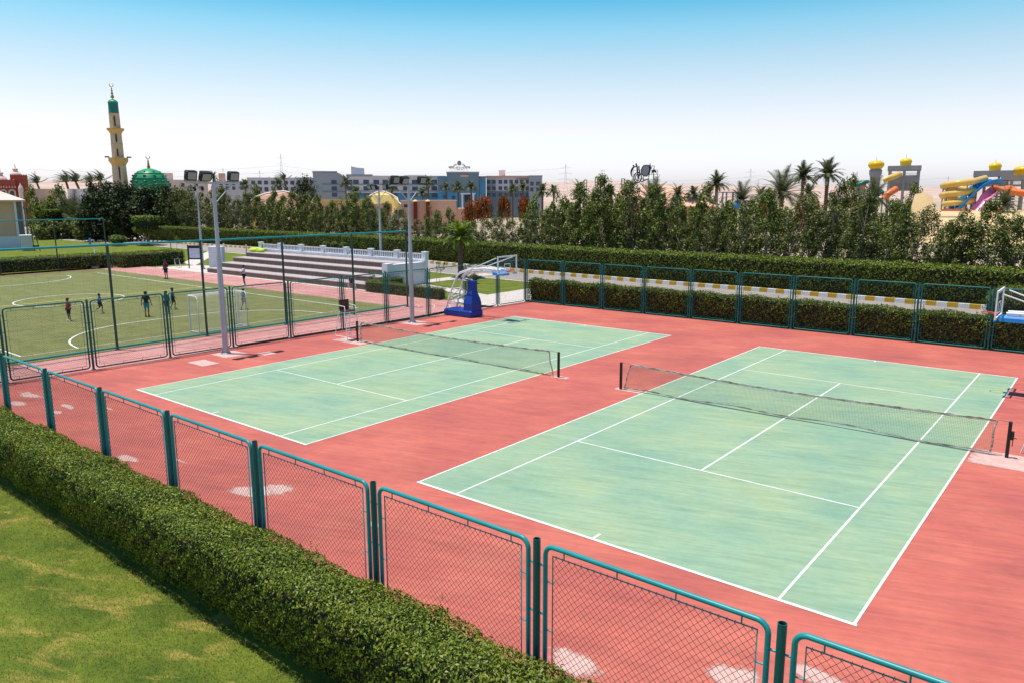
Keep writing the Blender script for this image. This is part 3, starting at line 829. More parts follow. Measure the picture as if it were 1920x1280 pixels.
# ------------------------------------------------------------------ tennis nets
def tennis_net(label, x0, x1, y, ll, sag, tilt_l, tilt_r, worn):
    t = thing('tennis_net', label, 'tennis net', (x0, y, 0))
    W = x1 - x0
    post = MB().bevbox(-.045, .045, -.045, .045, 0, 1.08, .012)
    link('post', post.mesh('post', M['black']), t); link('post', post.mesh('post', M['black']), t, (W, 0, 0))
    def top(x): q = abs(2 * x / W - 1); return .925 + .13 * q ** 1.4
    def bot(x): return .045 + .02 * math.sin(x * 1.7 + sag) + .03 * math.sin(x * .8 + 2 * sag) ** 2 + (.05 if worn else .0) * math.sin(PI * x / W)
    def left(z): return tilt_l[0] + (tilt_l[1] - tilt_l[0]) * z
    def right(z): return W - tilt_r[0] - (tilt_r[1] - tilt_r[0]) * z
    def yo(x, z): return .05 * math.sin(x * .9 + sag) * (1 - z) * (1 if worn else .6)
    c = MB(); k = 0; step = .045
    nx = int(W / step)
    for i in range(nx):
        x = i * step
        zs = [bot(x), bot(x) * .5 + top(x) * .5, top(x)]
        zlo, zhi = zs[0], zs[2]
        if x < left(0) - .001 and x < left(1): continue
        if x < left(1): zhi = zlo + (zhi - zlo) * max(0, (x - left(0)) / max(1e-3, left(1) - left(0)))
        if x > right(0) and x > right(1): continue
        if x > right(1): zhi = zlo + (zhi - zlo) * max(0, (right(0) - x) / max(1e-3, right(0) - right(1)))
        if x < left(0): zlo = zhi - (zhi - zlo) * max(0, (x - left(1)) / max(1e-3, left(0) - left(1)))
        if zhi - zlo < .03: continue
        c.tube([(x, yo(x, zlo), zlo), (x, yo(x, (zlo + zhi) / 2), (zlo + zhi) / 2), (x, yo(x, zhi), zhi)], .0026, 3, cap=False, smooth=False)
    for j in range(1, 21):
        q = j / 21; pts = []
        a, b = left(q), right(q); n = 60
        for i in range(n + 1):
            x = a + (b - a) * i / n; z = bot(x) + (top(x) - bot(x)) * q
            pts.append((x, yo(x, z), z))
        c.tube(pts, .0026, 3, cap=False, smooth=False)
    c.build('net_mesh', M['netcord'], t)
    def tape(name, fn, a, b, hw, th, n=90):
        m = MB(); vs = []
        for i in range(n + 1):
            x = a + (b - a) * i / n; z = fn(x); ww = hw * (1 + .25 * math.sin(x * 9 + sag) + .2 * math.sin(x * 23))
            for dy, dz in ((-th, -ww), (th, -ww), (th, ww), (-th, ww)): vs.append((x, dy + yo(x, z), z + dz))
        fs = []
        for i in range(n):
            for j in range(4): fs.append((i * 4 + j, i * 4 + (j + 1) % 4, i * 4 + 4 + (j + 1) % 4, i * 4 + 4 + j))
        m.add(vs, fs + [(3, 2, 1, 0), tuple(range(4 * n, 4 * n + 4))]); return m.build(name, M['netband'], t)
    tape('head_band', top, left(1), right(1), .034, .012); tape('foot_band', bot, left(0), right(0), .022, .01)
    for fn, nm in ((left, 'side_tape'), (right, 'side_tape')):
        xa, xb = fn(0), fn(1); za, zb = bot(xa), top(xb); m = MB()
        pts = [(xa + (xb - xa) * q + .02 * math.sin(q * 7), .01 * math.sin(q * 9), za + (zb - za) * q) for q in np.linspace(0, 1, 9)]
        m.tube(pts, [.028, .03, .024, .032, .026, .03, .025, .03, .026], 6); m.build(nm, M['netband'], t)
    cb = MB()
    cb.tube([(0, 0, 1.06), (left(1), 0, top(left(1)) + .02)], .005, 4); cb.tube([(W, 0, 1.06), (right(1), 0, top(right(1)) + .02)], .005, 4)
    cb.tube([(0, 0, .06), (left(0), 0, bot(0))], .004, 4); cb.tube([(W, 0, .06), (right(0), 0, bot(W))], .004, 4)
    cb.build('cable', M['black'], t)
    w_ = MB(); sx_ = W + .07 if ll else -.07
    w_.bevbox(sx_ - .03, sx_ + .05, -.04, .04, .55, .8, .01); w_.tube([(sx_ + .02, -.04, .62), (sx_ + .12, -.06, .62), (sx_ + .12, -.1, .62)], .012, 6)
    w_.tube([(sx_ + .03, 0, .56), (sx_ + .03, 0, .36)], .012, 6)
    w_.build('winder', M['black'], t)
tennis_net('worn tennis net on the nearer right-hand court with dirty white head band', -.96, 11.88, 11.95, True, .4, (.14, .42), (.42, .34), True)
tennis_net('tennis net with pale tape on the farther left-hand court', -16.98, -4.05, 12.08, False, 1.3, (.22, .34), (.3, .5), False)

# ------------------------------------------------------------------ basketball hoops
def hoop(label, loc, rz, group):
    t = thing('basketball_hoop', label, 'basketball hoop', loc, rz, group)     # +x is towards the court, origin under the base front
    b = MB(); b.bevbox(-2.35, 0, -.6, .6, .05, .42, .06); b.build('base', M['blue'], t)
    bt = MB()
    for x in (-2.1, -.3):
        for y in (-.45, .45): bt.tube([(x, y - .04, .04), (x, y + .04, .04)], .04, 8)
    bt.build('wheel', M['black'], t)
    p = MB()
    rings = [(-.72, -.03, .46, .42), (-.72, -.03, .46, .85), (-.68, -.06, .41, 1.1), (-.60, -.15, .27, 1.5), (-.56, -.18, .24, 1.68), (-.56, -.18, .24, 2.24), (-.53, -.21, .21, 2.28)]
    vs = [v for x0, x1, hy, z in rings for v in ((x0, -hy, z), (x1, -hy, z), (x1, hy, z), (x0, hy, z))]
    fs = [(3, 2, 1, 0), tuple(range(len(vs) - 4, len(vs)))]
    for i in range(len(rings) - 1):
        for j in range(4): fs.append((i * 4 + j, i * 4 + (j + 1) % 4, i * 4 + 4 + (j + 1) % 4, i * 4 + 4 + j))
    p.add(vs, fs); p.build('front_pad', M['blue'], t)
    a = MB()
    for s in (-1, 1):
        a.tube([(-2.2, s * .5, .42), (-1.75, s * .42, 1.7), (-1.45, s * .36, 2.35), (-1.1, s * .34, 2.78), (-.4, s * .32, 3.0)], .05, 8)
        a.tube([(-.4, s * .32, 3.0), (.9, s * .28, 3.14), (2.2, s * .26, 3.1)], .05, 8)
        a.tube([(-1.0, s * .3, 2.5), (-.2, s * .3, 2.86), (1.0, s * .28, 2.98), (2.2, s * .26, 2.98)], .042, 8)
        a.tube([(-1.45, s * .36, 2.35), (-.6, s * .3, 2.3)], .035, 6)
        a.tube([(-1.3, s * .36, 2.6), (2.3, s * .82, 3.86)], .028, 6)
        a.tube([(-2.0, s * .46, 1.0), (-1.1, s * .4, 1.45), (-1.75, s * .4, 1.7)], .028, 6)
        a.tube([(-2.1, s * .48, .6), (-1.3, s * .45, .75), (-1.9, s * .44, 1.2)], .028, 6)
    for x, z in ((-1.75, 1.7), (-1.1, 2.78), (.4, 3.09), (1.6, 3.1)): a.tube([(x, -.38, z), (x, .38, z)], .035, 6)
    for i in range(7):
        x = -1.0 + i * .42; a.tube([(x, -.3, 2.55 + .1 * i if i < 4 else 2.97), (x + .3, .3, 3.06)], .022, 5)
    for z in (.75, 1.2): a.tube([(-2.0, -.47, z), (-2.0, .47, z)], .028, 6); a.tube([(-2.0, -.47, z), (-1.6, .42, z + .5)], .024, 6)
    a.build('arm', M['white'], t)
    ap = MB().bevbox(1.55, 2.4, -.34, .34, 2.78, 2.98, .05); ap.build('arm_pad', M['lblue'], t)
    bd = MB(); x = 2.45
    for y0, y1, z0, z1 in ((-.92, .92, 3.88, 3.97), (-.92, -.84, 2.9, 3.88), (.84, .92, 2.9, 3.88), (-.84, .84, 2.9, 2.955)): bd.box(x, x + .05, y0, y1, z0, z1)
    for y0, y1, z0, z1 in ((-.295, .295, 3.45, 3.5), (-.295, -.245, 3.05, 3.45), (.245, .295, 3.05, 3.45), (-.245, .245, 3.05, 3.09)): bd.box(x + .021, x + .031, y0, y1, z0, z1)
    bo = bd.build('backboard', M['white'], t)
    gl = MB().box(x + .012, x + .02, -.84, .84, 2.955, 3.89)
    gm, gnt, gb = newmat('clear_backboard_sheet')
    tr = gnt.nodes.new('ShaderNodeBsdfTransparent'); ms = gnt.nodes.new('ShaderNodeMixShader'); ms.inputs[0].default_value = .03
    gb.inputs['Roughness'].default_value = .1; gb.inputs['Base Color'].default_value = (.5, .6, .62, 1)
    gnt.links.new(tr.outputs[0], ms.inputs[1]); gnt.links.new(gb.outputs[0], ms.inputs[2]); gnt.links.new(ms.outputs[0], gnt.nodes['Material Output'].inputs[0])
    gl.build('clear_sheet', gm, bo)
    MB().bevbox(x - .02, x + .07, -.92, -.55, 2.84, 2.9, .02).build('edge_pad', M['lblue'], bo); MB().bevbox(x - .02, x + .07, .55, .92, 2.84, 2.9, .02).build('edge_pad', M['lblue'], bo)
    r = MB(); r.tube([(x + .38 + .228 * math.cos(q), .228 * math.sin(q), 3.05) for q in np.linspace(0, 2 * PI, 25)[:-1]], .014, 6, closed=True)
    r.bevbox(x + .05, x + .16, -.12, .12, 2.98, 3.06, .01); r.tube([(x + .08, -.1, 3.0), (x + .25, -.17, 3.04)], .012, 5); r.tube([(x + .08, .1, 3.0), (x + .25, .17, 3.04)], .012, 5)
    ro = r.build('rim', M['orange'], t)
    return t
h1 = hoop('wheeled basketball hoop with tall blue padded tower in the corner of the red court', (-17.5, 22.1, 0), 0, None)
h2 = copy_tree(h1); h2.location = (12.86, 20.35, 0); h2.rotation_euler = (0, 0, PI)
h2['label'] = 'basketball hoop reaching in at the right edge above the nearer court'

# ------------------------------------------------------------------ floodlight poles
def light_pole(label, loc, rz, group):
    t = thing('floodlight_pole', label, 'floodlight pole', loc, rz, group)
    p = MB(); p.tube([(0, 0, 0), (0, 0, 4.6), (0, 0, 4.75), (0, 0, 8.1)], [.135, .12, .095, .08], 14)
    p.lathe([(.26, 0), (.26, .03), (.15, .05)], 12)
    for k in range(4): a = PI / 4 + k * PI / 2; p.tube([(.2 * math.cos(a), .2 * math.sin(a), .03), (.2 * math.cos(a), .2 * math.sin(a), .1)], .02, 6)
    for a in (0, PI / 2, PI, 3 * PI / 2): p.add([(.12 * math.cos(a), .12 * math.sin(a), .03), (.24 * math.cos(a), .24 * math.sin(a), .03), (.13 * math.cos(a), .13 * math.sin(a), .32)], [(0, 1, 2)])
    for k in range(6): p.tube([(.1, 0, 5.0 + k * .42), (.1 + .22, .0, 5.0 + k * .42)], .012, 5)
    p.build('pole', M['galv'], t)
    b = MB(); b.box(-.05, .05, -1.35, 1.35, 8.04, 8.13)
    for s in (-1, 1): b.tube([(0, s * .95, 8.04), (0, s * .08, 7.2)], .025, 6)
    b.build('crossbar', M['galv'], t)
    for y, tl_ in ((-1.12, .5), (-.45, .9), (1.0, .45)):
        h = MB(); h.bevbox(-.12, .14, -.26, .26, .06, .48, .03); h.tube([(0, -.28, 0), (0, -.28, .3)], .015, 5); h.tube([(0, .28, 0), (0, .28, .3)], .015, 5); h.tube([(0, -.28, 0), (0, .28, 0)], .015, 5)
        for k in range(5): h.box(-.17, -.121, -.22 + k * .1, -.19 + k * .1, .1, .44)
        ho = h.build('floodlight', M['black'], t, (0, y, 8.16)); ho.rotation_euler = (0, tl_ * .55, 0)
        gg = MB().box(.141, .147, -.2, .2, .11, .43).build('lamp_glass', M['glass'], ho)
    return t
lp = light_pole('galvanised floodlight pole standing beside the fence opposite the soccer goal', (-19.62, 6.1, 0), 0, 'floodlight poles')
for lab, loc, rz in (('galvanised floodlight pole between the far tennis net and the blue basketball tower', (-19.2, 18.13, 0), 0),
                     ('floodlight pole beside the noticeboard at the left end of the bleachers', (-62.6, 28.95, 0), -PI / 2),
                     ('slender floodlight pole rising behind the right end of the bleachers', (-40.6, 34.6, 0), -PI / 2)):
    c = copy_tree(lp); c.location = loc; c.rotation_euler = (0, 0, rz); c['label'] = lab

# ------------------------------------------------------------------ soccer goal
t = thing('soccer_goal', 'white framed soccer goal with net standing on the near goal line', 'soccer goal', (-26.7, 9.66, 0))
fr = MB(); gw, gh, gd = 1.5, 2.05, .95
for s in (-1, 1):
    fr.tube([(0, s * gw, 0), (0, s * gw, gh)], .045, 9)
fr.tube([(0, -gw, gh), (0, gw, gh)], .045, 9)
fr.build('front_frame', M['white'], t)
bk = MB()
for s in (-1, 1):
    bk.tube([(0, s * gw, gh), (gd - .15, s * gw, gh), (gd, s * gw, gh - .15), (gd, s * gw, .05), (0, s * gw, .05)], .028, 7)
bk.tube([(gd, -gw, .05), (gd, gw, .05)], .03, 7)
bk.build('back_frame', M['white'], t)
nm = MB()
for k in range(1, 30): y = -gw + k * .1; nm.tube([(0, y, gh), (gd, y, gh - .1), (gd, y, .05)], .0035, 3, cap=False)
for k in range(1, 20): z = k * .1; nm.tube([(0, -gw, z), (gd, -gw, z), (gd, gw, z), (0, gw, z)], .0035, 3, cap=False)
for k in range(1, 9):
    x = k * .1
    nm.tube([(x, -gw, gh), (x, gw, gh)], .0035, 3, cap=False)
    for s in (-1, 1): nm.tube([(x, s * gw, .05), (x, s * gw, gh)], .0035, 3, cap=False)
nm.build('goal_net', M['wcord'], t)

# small hoop at the far corner of the field
t = thing('mini_hoop', 'small hoop stand with slanting pole and blue board at the far field corner', 'hoop stand', (-73.6, 22.6, 0), R(-30))
MB().bevbox(-.5, .5, -.35, .35, 0, .3, .08).build('base', M['white'], t)
MB().ball((-.75, .1, .28), .3).build('weight', M['black'], t)
MB().tube([(.1, 0, .2), (-.5, 0, 1.9), (-.85, .0, 2.95), (-.2, -.2, 3.0)], .055, 8).build('pole', M['white'], t)
MB().box(-.2, .9, -.28, -.22, 2.5, 3.2).build('backboard', M['lblue'], t)

# ------------------------------------------------------------------ bleachers with balustrade
t = thing('bleachers', 'four stone bleacher steps topped by a white balustrade beside the running track', 'bleachers', (-46.5, 27.4, 0))
for k in range(4):
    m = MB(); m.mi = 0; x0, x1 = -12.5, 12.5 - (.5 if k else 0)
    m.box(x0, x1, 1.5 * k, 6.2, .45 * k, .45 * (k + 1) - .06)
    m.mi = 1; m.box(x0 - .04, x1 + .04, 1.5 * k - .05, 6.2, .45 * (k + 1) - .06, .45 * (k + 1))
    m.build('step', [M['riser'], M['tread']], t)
m = MB(); m.box(12.06, 12.62, 2.2, 6.45, 0, 1.9); m.box(12.0, 12.68, 1.9, 2.5, 0, 2.0); m.build('end_wall', M['wwall'], t)
m = MB(); m.box(-12.6, 12.75, 6.2, 6.55, 0, 2.02); m.box(-12.65, 12.8, 6.15, 6.6, 2.02, 2.10); m.build('parapet', M['wwall'], t)
m = MB()
for k in range(98):
    x = -12.3 + k * .254; m.box(x, x + .07, 6.34, 6.41, 2.1, 2.55)
m.box(-12.5, 12.6, 6.32, 6.43, 2.55, 2.62); m.build('railing', M['wwall'], t)
for k in range(8):
    x = -12.45 + k * 3.58; MB().box(x - .22, x + .22, 6.18, 6.58, 2.1, 2.72).box(x - .26, x + .26, 6.14, 6.62, 2.72, 2.79).build('pillar', M['wwall'], t)
m = MB()
for k in range(9): m.ball((-11.9 + g.uniform(-.9, .9), 5.4 + g.uniform(-.35, .4), 1.92 + g.uniform(-.05, .15)), g.uniform(.22, .36), (1.4, 1, .6))
tag(m.build('cloth_pile', M['lime']), 'crumpled lime cloth pile on top of the bleachers', 'cloth').location = (-46.5, 27.4, 0)

# noticeboard, panel, bins, chairs
t = thing('noticeboard', 'black noticeboard with a pale sheet beside the bleachers and floodlight pole', 'noticeboard', (-64.2, 29.0, 0), R(38))
MB().box(-.75, -.66, -.05, .05, 0, 2.5).box(.66, .75, -.05, .05, 0, 2.5).build('post', M['black'], t)
MB().box(-.66, .66, -.04, .04, .95, 2.45).build('panel', M['black'], t); MB().box(-.56, .56, -.05, -.042, 1.1, 2.15).build('sheet', M['board'], t)
t = thing('equipment_cabinet', 'tall pale grey cabinet behind the floodlight pole at the bleachers', 'cabinet', (-62.0, 30.3, 0), R(38))
MB().bevbox(-.75, .75, -.4, .4, .06, 2.4, .05).build('body', M['wwall'], t); MB().box(-.7, -.02, -.415, -.401, .15, 2.3).box(.02, .7, -.415, -.401, .15, 2.3).build('door', M['wwall'], t); MB().box(-.7, .7, -.36, .36, 0, .06).build('plinth', M['black'], t)
def bin_(label, loc):
    t = thing('litter_bin', label, 'litter bin', loc, R(25))
    MB().lathe([(.2, .5), (.26, .98), (.24, .98), (.19, .52)], 14).build('bucket', M['black'], t)
    f = MB()
    for s in (-1, 1): f.tube([(s * .3, -.05, 0), (s * .3, -.05, .95)], .022, 6); f.tube([(s * .3, .25, 0), (s * .3, -.05, .6)], .022, 6)
    f.tube([(-.3, -.05, .75), (.3, -.05, .75)], .02, 6); f.build('stand', M['white'], t)
bin_('black litter bin on a white stand beside the track near the noticeboard', (-66.9, 28.4, 0))
bin_('dark litter bin on a white stand at the right end of the bleachers', (-35.6, 26.95, 0))

def umpire_chair(label, loc, rz):
    t = thing('umpire_chair', label, 'umpire chair', loc, rz)
    f = MB()
    for x in (-.36, .36):
        f.tube([(x * 1.35, -.55, 0), (x, -.2, 1.5)], .022, 7); f.tube([(x * 1.35, .55, 0), (x, .25, 1.5)], .022, 7)
        f.tube([(x * 1.3, -.48, .25), (x * 1.3, .48, .25)], .018, 6)
    for k in range(4): z = .3 + k * .32; f.tube([(-.47 + z * .07, -.55 + z * .23, z), (.47 - z * .07, -.55 + z * .23, z)], .018, 6)
    f.tube([(-.36, -.2, 1.5), (.36, -.2, 1.5), (.36, .25, 1.5), (-.36, .25, 1.5)], .02, 6, closed=True); f.build('frame', M['white'], t)
    s = MB(); s.bevbox(-.32, .32, -.25, .27, 1.52, 1.6, .03); s.build('seat', M['brown'], t)
    s = MB(); s.bevbox(-.32, .32, .22, .29, 1.6, 2.12, .04); s.build('backrest', M['brown'], t)
    a = MB()
    for x in (-.35, .35): a.tube([(x, .25, 1.85), (x, -.22, 1.82), (x, -.24, 1.55)], .02, 6)
    a.build('armrest', M['white'], t)
    return t
u1 = umpire_chair('brown umpire chair on thin white legs by the far tennis net post', (-17.75, 12.1, 0), R(90))
u2 = copy_tree(u1); u2.location = (12.78, 12.3, 0); u2.rotation_euler = (0, 0, R(-80)); u2['label'] = 'white framed umpire chair cut by the right edge beside the nearer net post'

# ------------------------------------------------------------------ hedges
hedge('clipped_hedge', 'nearest clipped hedge between the lawn and the chain-link fence', [(-24, -6.1), (12.5, -6.1)],
      [(0, .9), (.02, 1.5), (-.08, 1.58), (-.5, 1.62), (-.88, 1.6), (-1.02, 1.45), (-1.06, 1.15), (-.95, .6), (-.70, 0)], .054, 2100, M['hedge'], 1.0, .06, .55, .46, sprig=5)
xs2 = [-19.3, -16.35, -13.15, -10.0, -6.75, -3.65, -.5, 2.75, 5.85, 9.1, 12.3, 15.5]
hedge('clipped_hedge', 'clipped hedge growing just behind the road-side court fence', [(-19.4, 29.80), (16, 29.80)],
      [(1.15, .6), (1.15, 1.5), (1.0, 1.6), (.12, 1.62), (-.02, 1.5), (.06, .9), (.3, 0)], .09, 620, M['hedge2'], 2.2, .13, .55, sprig=3)
hp = [(x, ykerb(x) + .55) for x in (-122, -116, -105, -93.6, -84, -74, -62, -51, -41, -31, -18.6, -8.7, 0, 8, 20, 30)]
hedge('tall_road_hedge', 'long tall clipped hedge along the far side of the road behind the painted kerb', hp,
      [(2.1, 1.6), (2.1, 2.5), (1.95, 2.64), (.25, 2.70), (-.05, 2.48), (.12, 1.7), (.35, .9), (.6, .1)], .15, 215, M['hedge2'], 3.1, .14, .55)
hedge('garden_hedge', 'low clipped hedge bordering the garden lawn at the right end of the bleachers', [(-33.6, 30.5), (-33.4, 26.9), (-25.2, 26.9)][::-1],
      [(.45, 0), (.45, .8), (.38, .88), (-.38, .88), (-.45, .8), (-.42, .4), (-.45, 0)], .075, 330, M['hedge2'], .6, .04)
hedge('box_hedge', 'long dark box hedge behind the far end of the soccer field', [(-74.6, -12), (-74.6, 23.8)][::-1],
      [(-0, 0), (0, 1.5), (-.1, 1.6), (-2.4, 1.6), (-2.5, 1.5), (-2.5, .3)][::-1] if False else [(2.5, .3), (2.5, 1.5), (2.4, 1.6), (.1, 1.6), (0, 1.5), (0, .8), (0, 0)], .13, 110, M['hedge2'], 4.4, .05)
hedge('box_hedge', 'dark box hedge with a bright top left of the noticeboard by the track corner', [(-71.3, 31.6), (-70.6, 24.3)],
      [(-3.2, .3), (-3.2, 1.5)][:0] + [(0, 0), (0, 1.45), (-.1, 1.55), (-3.0, 1.55), (-3.1, 1.45), (-3.1, .3)], .13, 120, M['hedge2'], 5.2, .05)

# grass blades on the near lawn, nearest part in view
n = 150000
gx = rng.uniform(-13, 8.5, n); gy = -6.95 - rng.uniform(0, 1, n) ** 1.3 * 5.2
keep = (gy > -13.2 + (13.95 - gx) * .18 - .4)
gx, gy = gx[keep], gy[keep]
Pg = np.stack([gx, gy, np.full(len(gx), -.012)], 1)
Ng = np.stack([rng.normal(0, .6, len(gx)), rng.normal(0, .6, len(gx)), np.full(len(gx), .8)], 1)
tag(link('lawn_grass', leaf_mesh('lawn_grass', Pg, Ng, .034, M['blade'], .22, .25)), kind='stuff')

# ------------------------------------------------------------------ trees behind the road hedge
var = []
specs = [  #  h, w, leaf, clusters, leaves, material, base, lean, stems
    (7.5, 2.9, .20, 54, 3700, 'ficus', 1.6, (0, 0), 1), (7.5, 2.5, .19, 48, 3100, 'ficus', 1.9, (.25, .1), 2), (7.5, 3.3, .20, 60, 4000, 'ficus', 1.3, (-.2, .1), 1),
    (7.5, 2.4, .19, 40, 2500, 'ficus2', 2.1, (.5, .2), 2), (7.5, 2.9, .19, 46, 2900, 'ficus2', 1.7, (.35, 0), 1), (7.5, 2.2, .18, 42, 2700, 'ficus', 1.5, (0, .2), 1)]
for i, (h, wd, lf, nc, nl, mm, bs, ln, st) in enumerate(specs):
    var.append(make_tree_mesh('row_tree', h, wd, lf, nc, nl, M[mm], bs, 100 + i, ln, st))
slant = [make_tree_mesh('slanted_tree', 7.5, 2.9, .185, 46, 2800, M['ficus2' if i % 2 else 'ficus'], 2.6, 130 + i, (1.7 + .3 * i, .9), 1, tr=.08) for i in range(3)]
HX = [-125, -118, -110, -100, -93, -85, -76, -70, -64, -58, -52, -46, -40, -36, -32, -29, -26, -22, -18, -14, -10, -6, -3, 0, 2, 4.5, 9, 14, 20]
HH = [9.5, 9.2, 9.0, 8.6, 8.4, 8.0, 7.6, 8.0, 7.7, 6.0, 5.8, 5.7, 5.8, 6.2, 7.4, 8.2, 8.6, 8.5, 7.7, 7.3, 7.2, 7.7, 7.5, 8.3, 7.0, 6.1, 7.3, 8.0, 8.0]
g2 = random.Random(21)
x = 17.0; k = 0
while x > -121:
    step = 1.5 if x > -30 else 1.8
    h = float(np.interp(x, HX, HH)) * g2.uniform(.80, 1.09)
    k += 1
    sl = x > -9 and g2.random() < .6
    me = g2.choice(slant) if sl else var[g2.randrange(6)]
    s = h / 7.5
    rz = R(-25) + g2.uniform(-.3, .3) if sl else g2.uniform(0, 6.28)
    place_tree('row_tree', me, (x, ykerb(x) + 3.6 + g2.uniform(-.5, .6), -.1), rz, max(.74, min(1.02, s * .90)) * g2.uniform(.88, 1.12),
               '%s tree from the right in the front row behind the road hedge' % ordinal(k), group='trees in the front row behind the road hedge', sz=s)
    x -= step * g2.uniform(.85, 1.15)
x = 19.0; k = 0
while x > -112:
    h = float(np.interp(x, HX, HH)) * g2.uniform(.78, .98); k += 1
    if not (-62 < x < -38 and k % 2):
        place_tree('row_tree', var[g2.randrange(6)], (x, ykerb(x) + 6.3 + g2.uniform(-.6, .8), -.1), g2.uniform(0, 6.28), .86, '%s tree from the right in the back row of trees beyond the road hedge' % ordinal(k),
                   group='trees in the back row beyond the road hedge', sz=h / 7.5)
    x -= (2.1 if x > -30 else 3.0) * g2.uniform(.85, 1.15)
# flowering shrubs under the row
olm = make_tree_mesh('oleander', 3.0, 2.6, .17, 26, 900, M['oleander'], .5, 77, (0, 0), 3, 'round', .06)
for k, x in enumerate((15, 11.5, 7.2, 3.3, -1.5, -5, -9.5, -15, -21, -28, -34.5, -40, -45, -50, -56)):
    place_tree('oleander_shrub', olm, (x, ykerb(x) + 4.9, 0), k * 1.3, 1.0 + .15 * math.sin(k * 2.1), '%s pale-flowered shrub from the right under the trees behind the road hedge' % ordinal(k + 1), 'shrub', 'flowering shrubs under the tree row', sz=1.25)

# ------------------------------------------------------------------ far scene: places are given by bearing (photo column) and ground distance
hf = Vector((math.sin(YAW), math.cos(YAW), 0)); hr = Vector((math.cos(YAW), -math.sin(YAW), 0)); AZ = -YAW
def lat(u, D, v=365):
    b = (640 - v) / F
    return (D / (math.cos(PITCH) + math.sin(PITCH) * b)) * (u - 960) / F
def hz(v, D):
    b = (640 - v) / F
    q = D / (math.cos(PITCH) + math.sin(PITCH) * b)
    return CAM.z + q * (math.cos(PITCH) * b - math.sin(PITCH))
def site(u, D, v=365):
    p = CAM + hr * lat(u, D, v) + hf * D
    return (p.x, p.y, 0)
class Far:
    """a building frame: local x to the right, y away, z up; L(u) and Z(v) give local metres for its distance"""
    def __init__(s, name, label, cat, u0, D, group=None):
        s.u0, s.D = u0, D
        s.b0 = math.atan2(lat(u0, D), D); s.Dr = math.hypot(lat(u0, D), D)
        s.t = thing(name, label, cat, site(u0, D), AZ - s.b0, group)      # every frame faces the court
    def L(s, u, v=365): return s.Dr * math.tan(math.atan2(lat(u, s.D, v), s.D) - s.b0)
    def Z(s, v): return hz(v, s.D)
    def block(s, name, m, u0, u1, v1, v0=None, y0=0, dep=8, z0=-.5):
        z0 = s.Z(v0) if v0 else z0
        return MB().box(s.L(u0), s.L(u1), y0, y0 + dep, z0, s.Z(v1)).build(name, m, s.t)
    def win(s, u, v, wu, hv, y0=0, name='window', m='pane', frame='wwall'):
        a, b, c, d = s.L(u - wu / 2), s.L(u + wu / 2), s.Z(v + hv / 2), s.Z(v - hv / 2)
        mb = MB(); mb.box(a, b, y0 - .08, y0 - .003, c, d); o = mb.build(name, M[m], s.t)
        return o
    def trim(s, name, m, u0, u1, v, h=.35, y0=0, dep=8, o=.15):
        return MB().box(s.L(u0) - o, s.L(u1) + o, y0 - o, y0 + dep + o, s.Z(v) + .003, s.Z(v) + h).build(name, M[m], s.t)

# desert ridge
def ridge(name, D0, D1, prof, m):
    mb = MB(); us = np.linspace(-700, 2700, 90); rows = 7; vs = []
    for i in range(rows):
        q = i / (rows - 1); D = D0 + (D1 - D0) * q
        for u in us:
            h = np.interp(u, prof[0], prof[1]); hh = hz(h, D1)
            z = -1 + (hh + 1) * q ** .8 + 4 * float(wob(np.array(u * .021), np.array(q * 4), 1.0)) * q * D1 / 2500
            p = CAM + hr * (lat(u, D1) * (.7 + .3 * q)) + hf * D
            vs.append((p.x, p.y, z))
    n = len(us)
    mb.add(vs, [(i * n + j, i * n + j + 1, (i + 1) * n + j + 1, (i + 1) * n + j) for i in range(rows - 1) for j in range(n - 1)], True)
    struct(name, mb, m)
ridge('hills', 1300, 2600, ([-700, 0, 60, 150, 240, 400, 620, 1015, 1060, 1100, 1150, 1230, 1320, 1450, 1700, 1900, 2700],
                            [345, 342, 338, 336, 337, 345, 350, 345, 341, 340, 341, 345, 347, 349, 352, 350, 350]), M['hill'])

def lean_back(o, zl, k):
    """the upper part of a front curves back as a vaulted roof"""
    for v in o.data.vertices:
        if v.co.z > zl: v.co.y += (v.co.z - zl) * k
    return o
# hotel -------------------------------------------------------------
f = Far('hotel_wing', 'pale two-storey hotel wing with dark square windows left of the grey block', 'building', 530, 300)
f.block('wall', M['hwhite'], 466, 592, 335, dep=12); f.trim('parapet', 'hwhite', 466, 592, 335, .5, dep=12)
for v, hv in ((342, 7), (354.5, 8)):
    for u in (477, 489, 501, 514, 527, 538, 550, 562, 575, 586): f.win(u, v, 7.5, hv)
for u in (507, 557, 582): f.block('roof_vent', M['hwhite'], u - 1.2, u + 1.2, 330.5, 334, y0=3, dep=1)
f = Far('hotel_block', 'grey hotel block with a curved roof shoulder behind the round green tree', 'building', 615, 296)
pts = [(f.L(589), -.5), (f.L(650), -.5), (f.L(650), f.Z(331)), (f.L(645), f.Z(329)), (f.L(640), f.Z(325)), (f.L(634), f.Z(323)), (f.L(589), f.Z(322))]
MB().prism_y(pts, 0, 12).build('wall', M['hgrey'], f.t)
MB().box(f.L(588), f.L(635), -.2, 12.2, f.Z(322) + .003, f.Z(320.6)).build('parapet', M['concrete'], f.t)
MB().box(f.L(606), f.L(650), -.25, -.003, f.Z(346.2), f.Z(344.5)).box(f.L(606), f.L(650), -.25, -.003, f.Z(360), f.Z(358.5)).build('ledge', M['hblue'], f.t)
for v in (341, 353, 365): f.win(628, v, 10, 7.5)
f = Far('hotel_block', 'pale blue hotel wing with balconies behind the yellow gable', 'building', 742, 298)
f.block('wall', M['hwhite'], 652, 836, 331, dep=12); f.trim('parapet', 'hgrey', 652, 699, 331, .8, dep=12); f.trim('roof_edge', 'hwhite', 700, 836, 331, .3, dep=12)
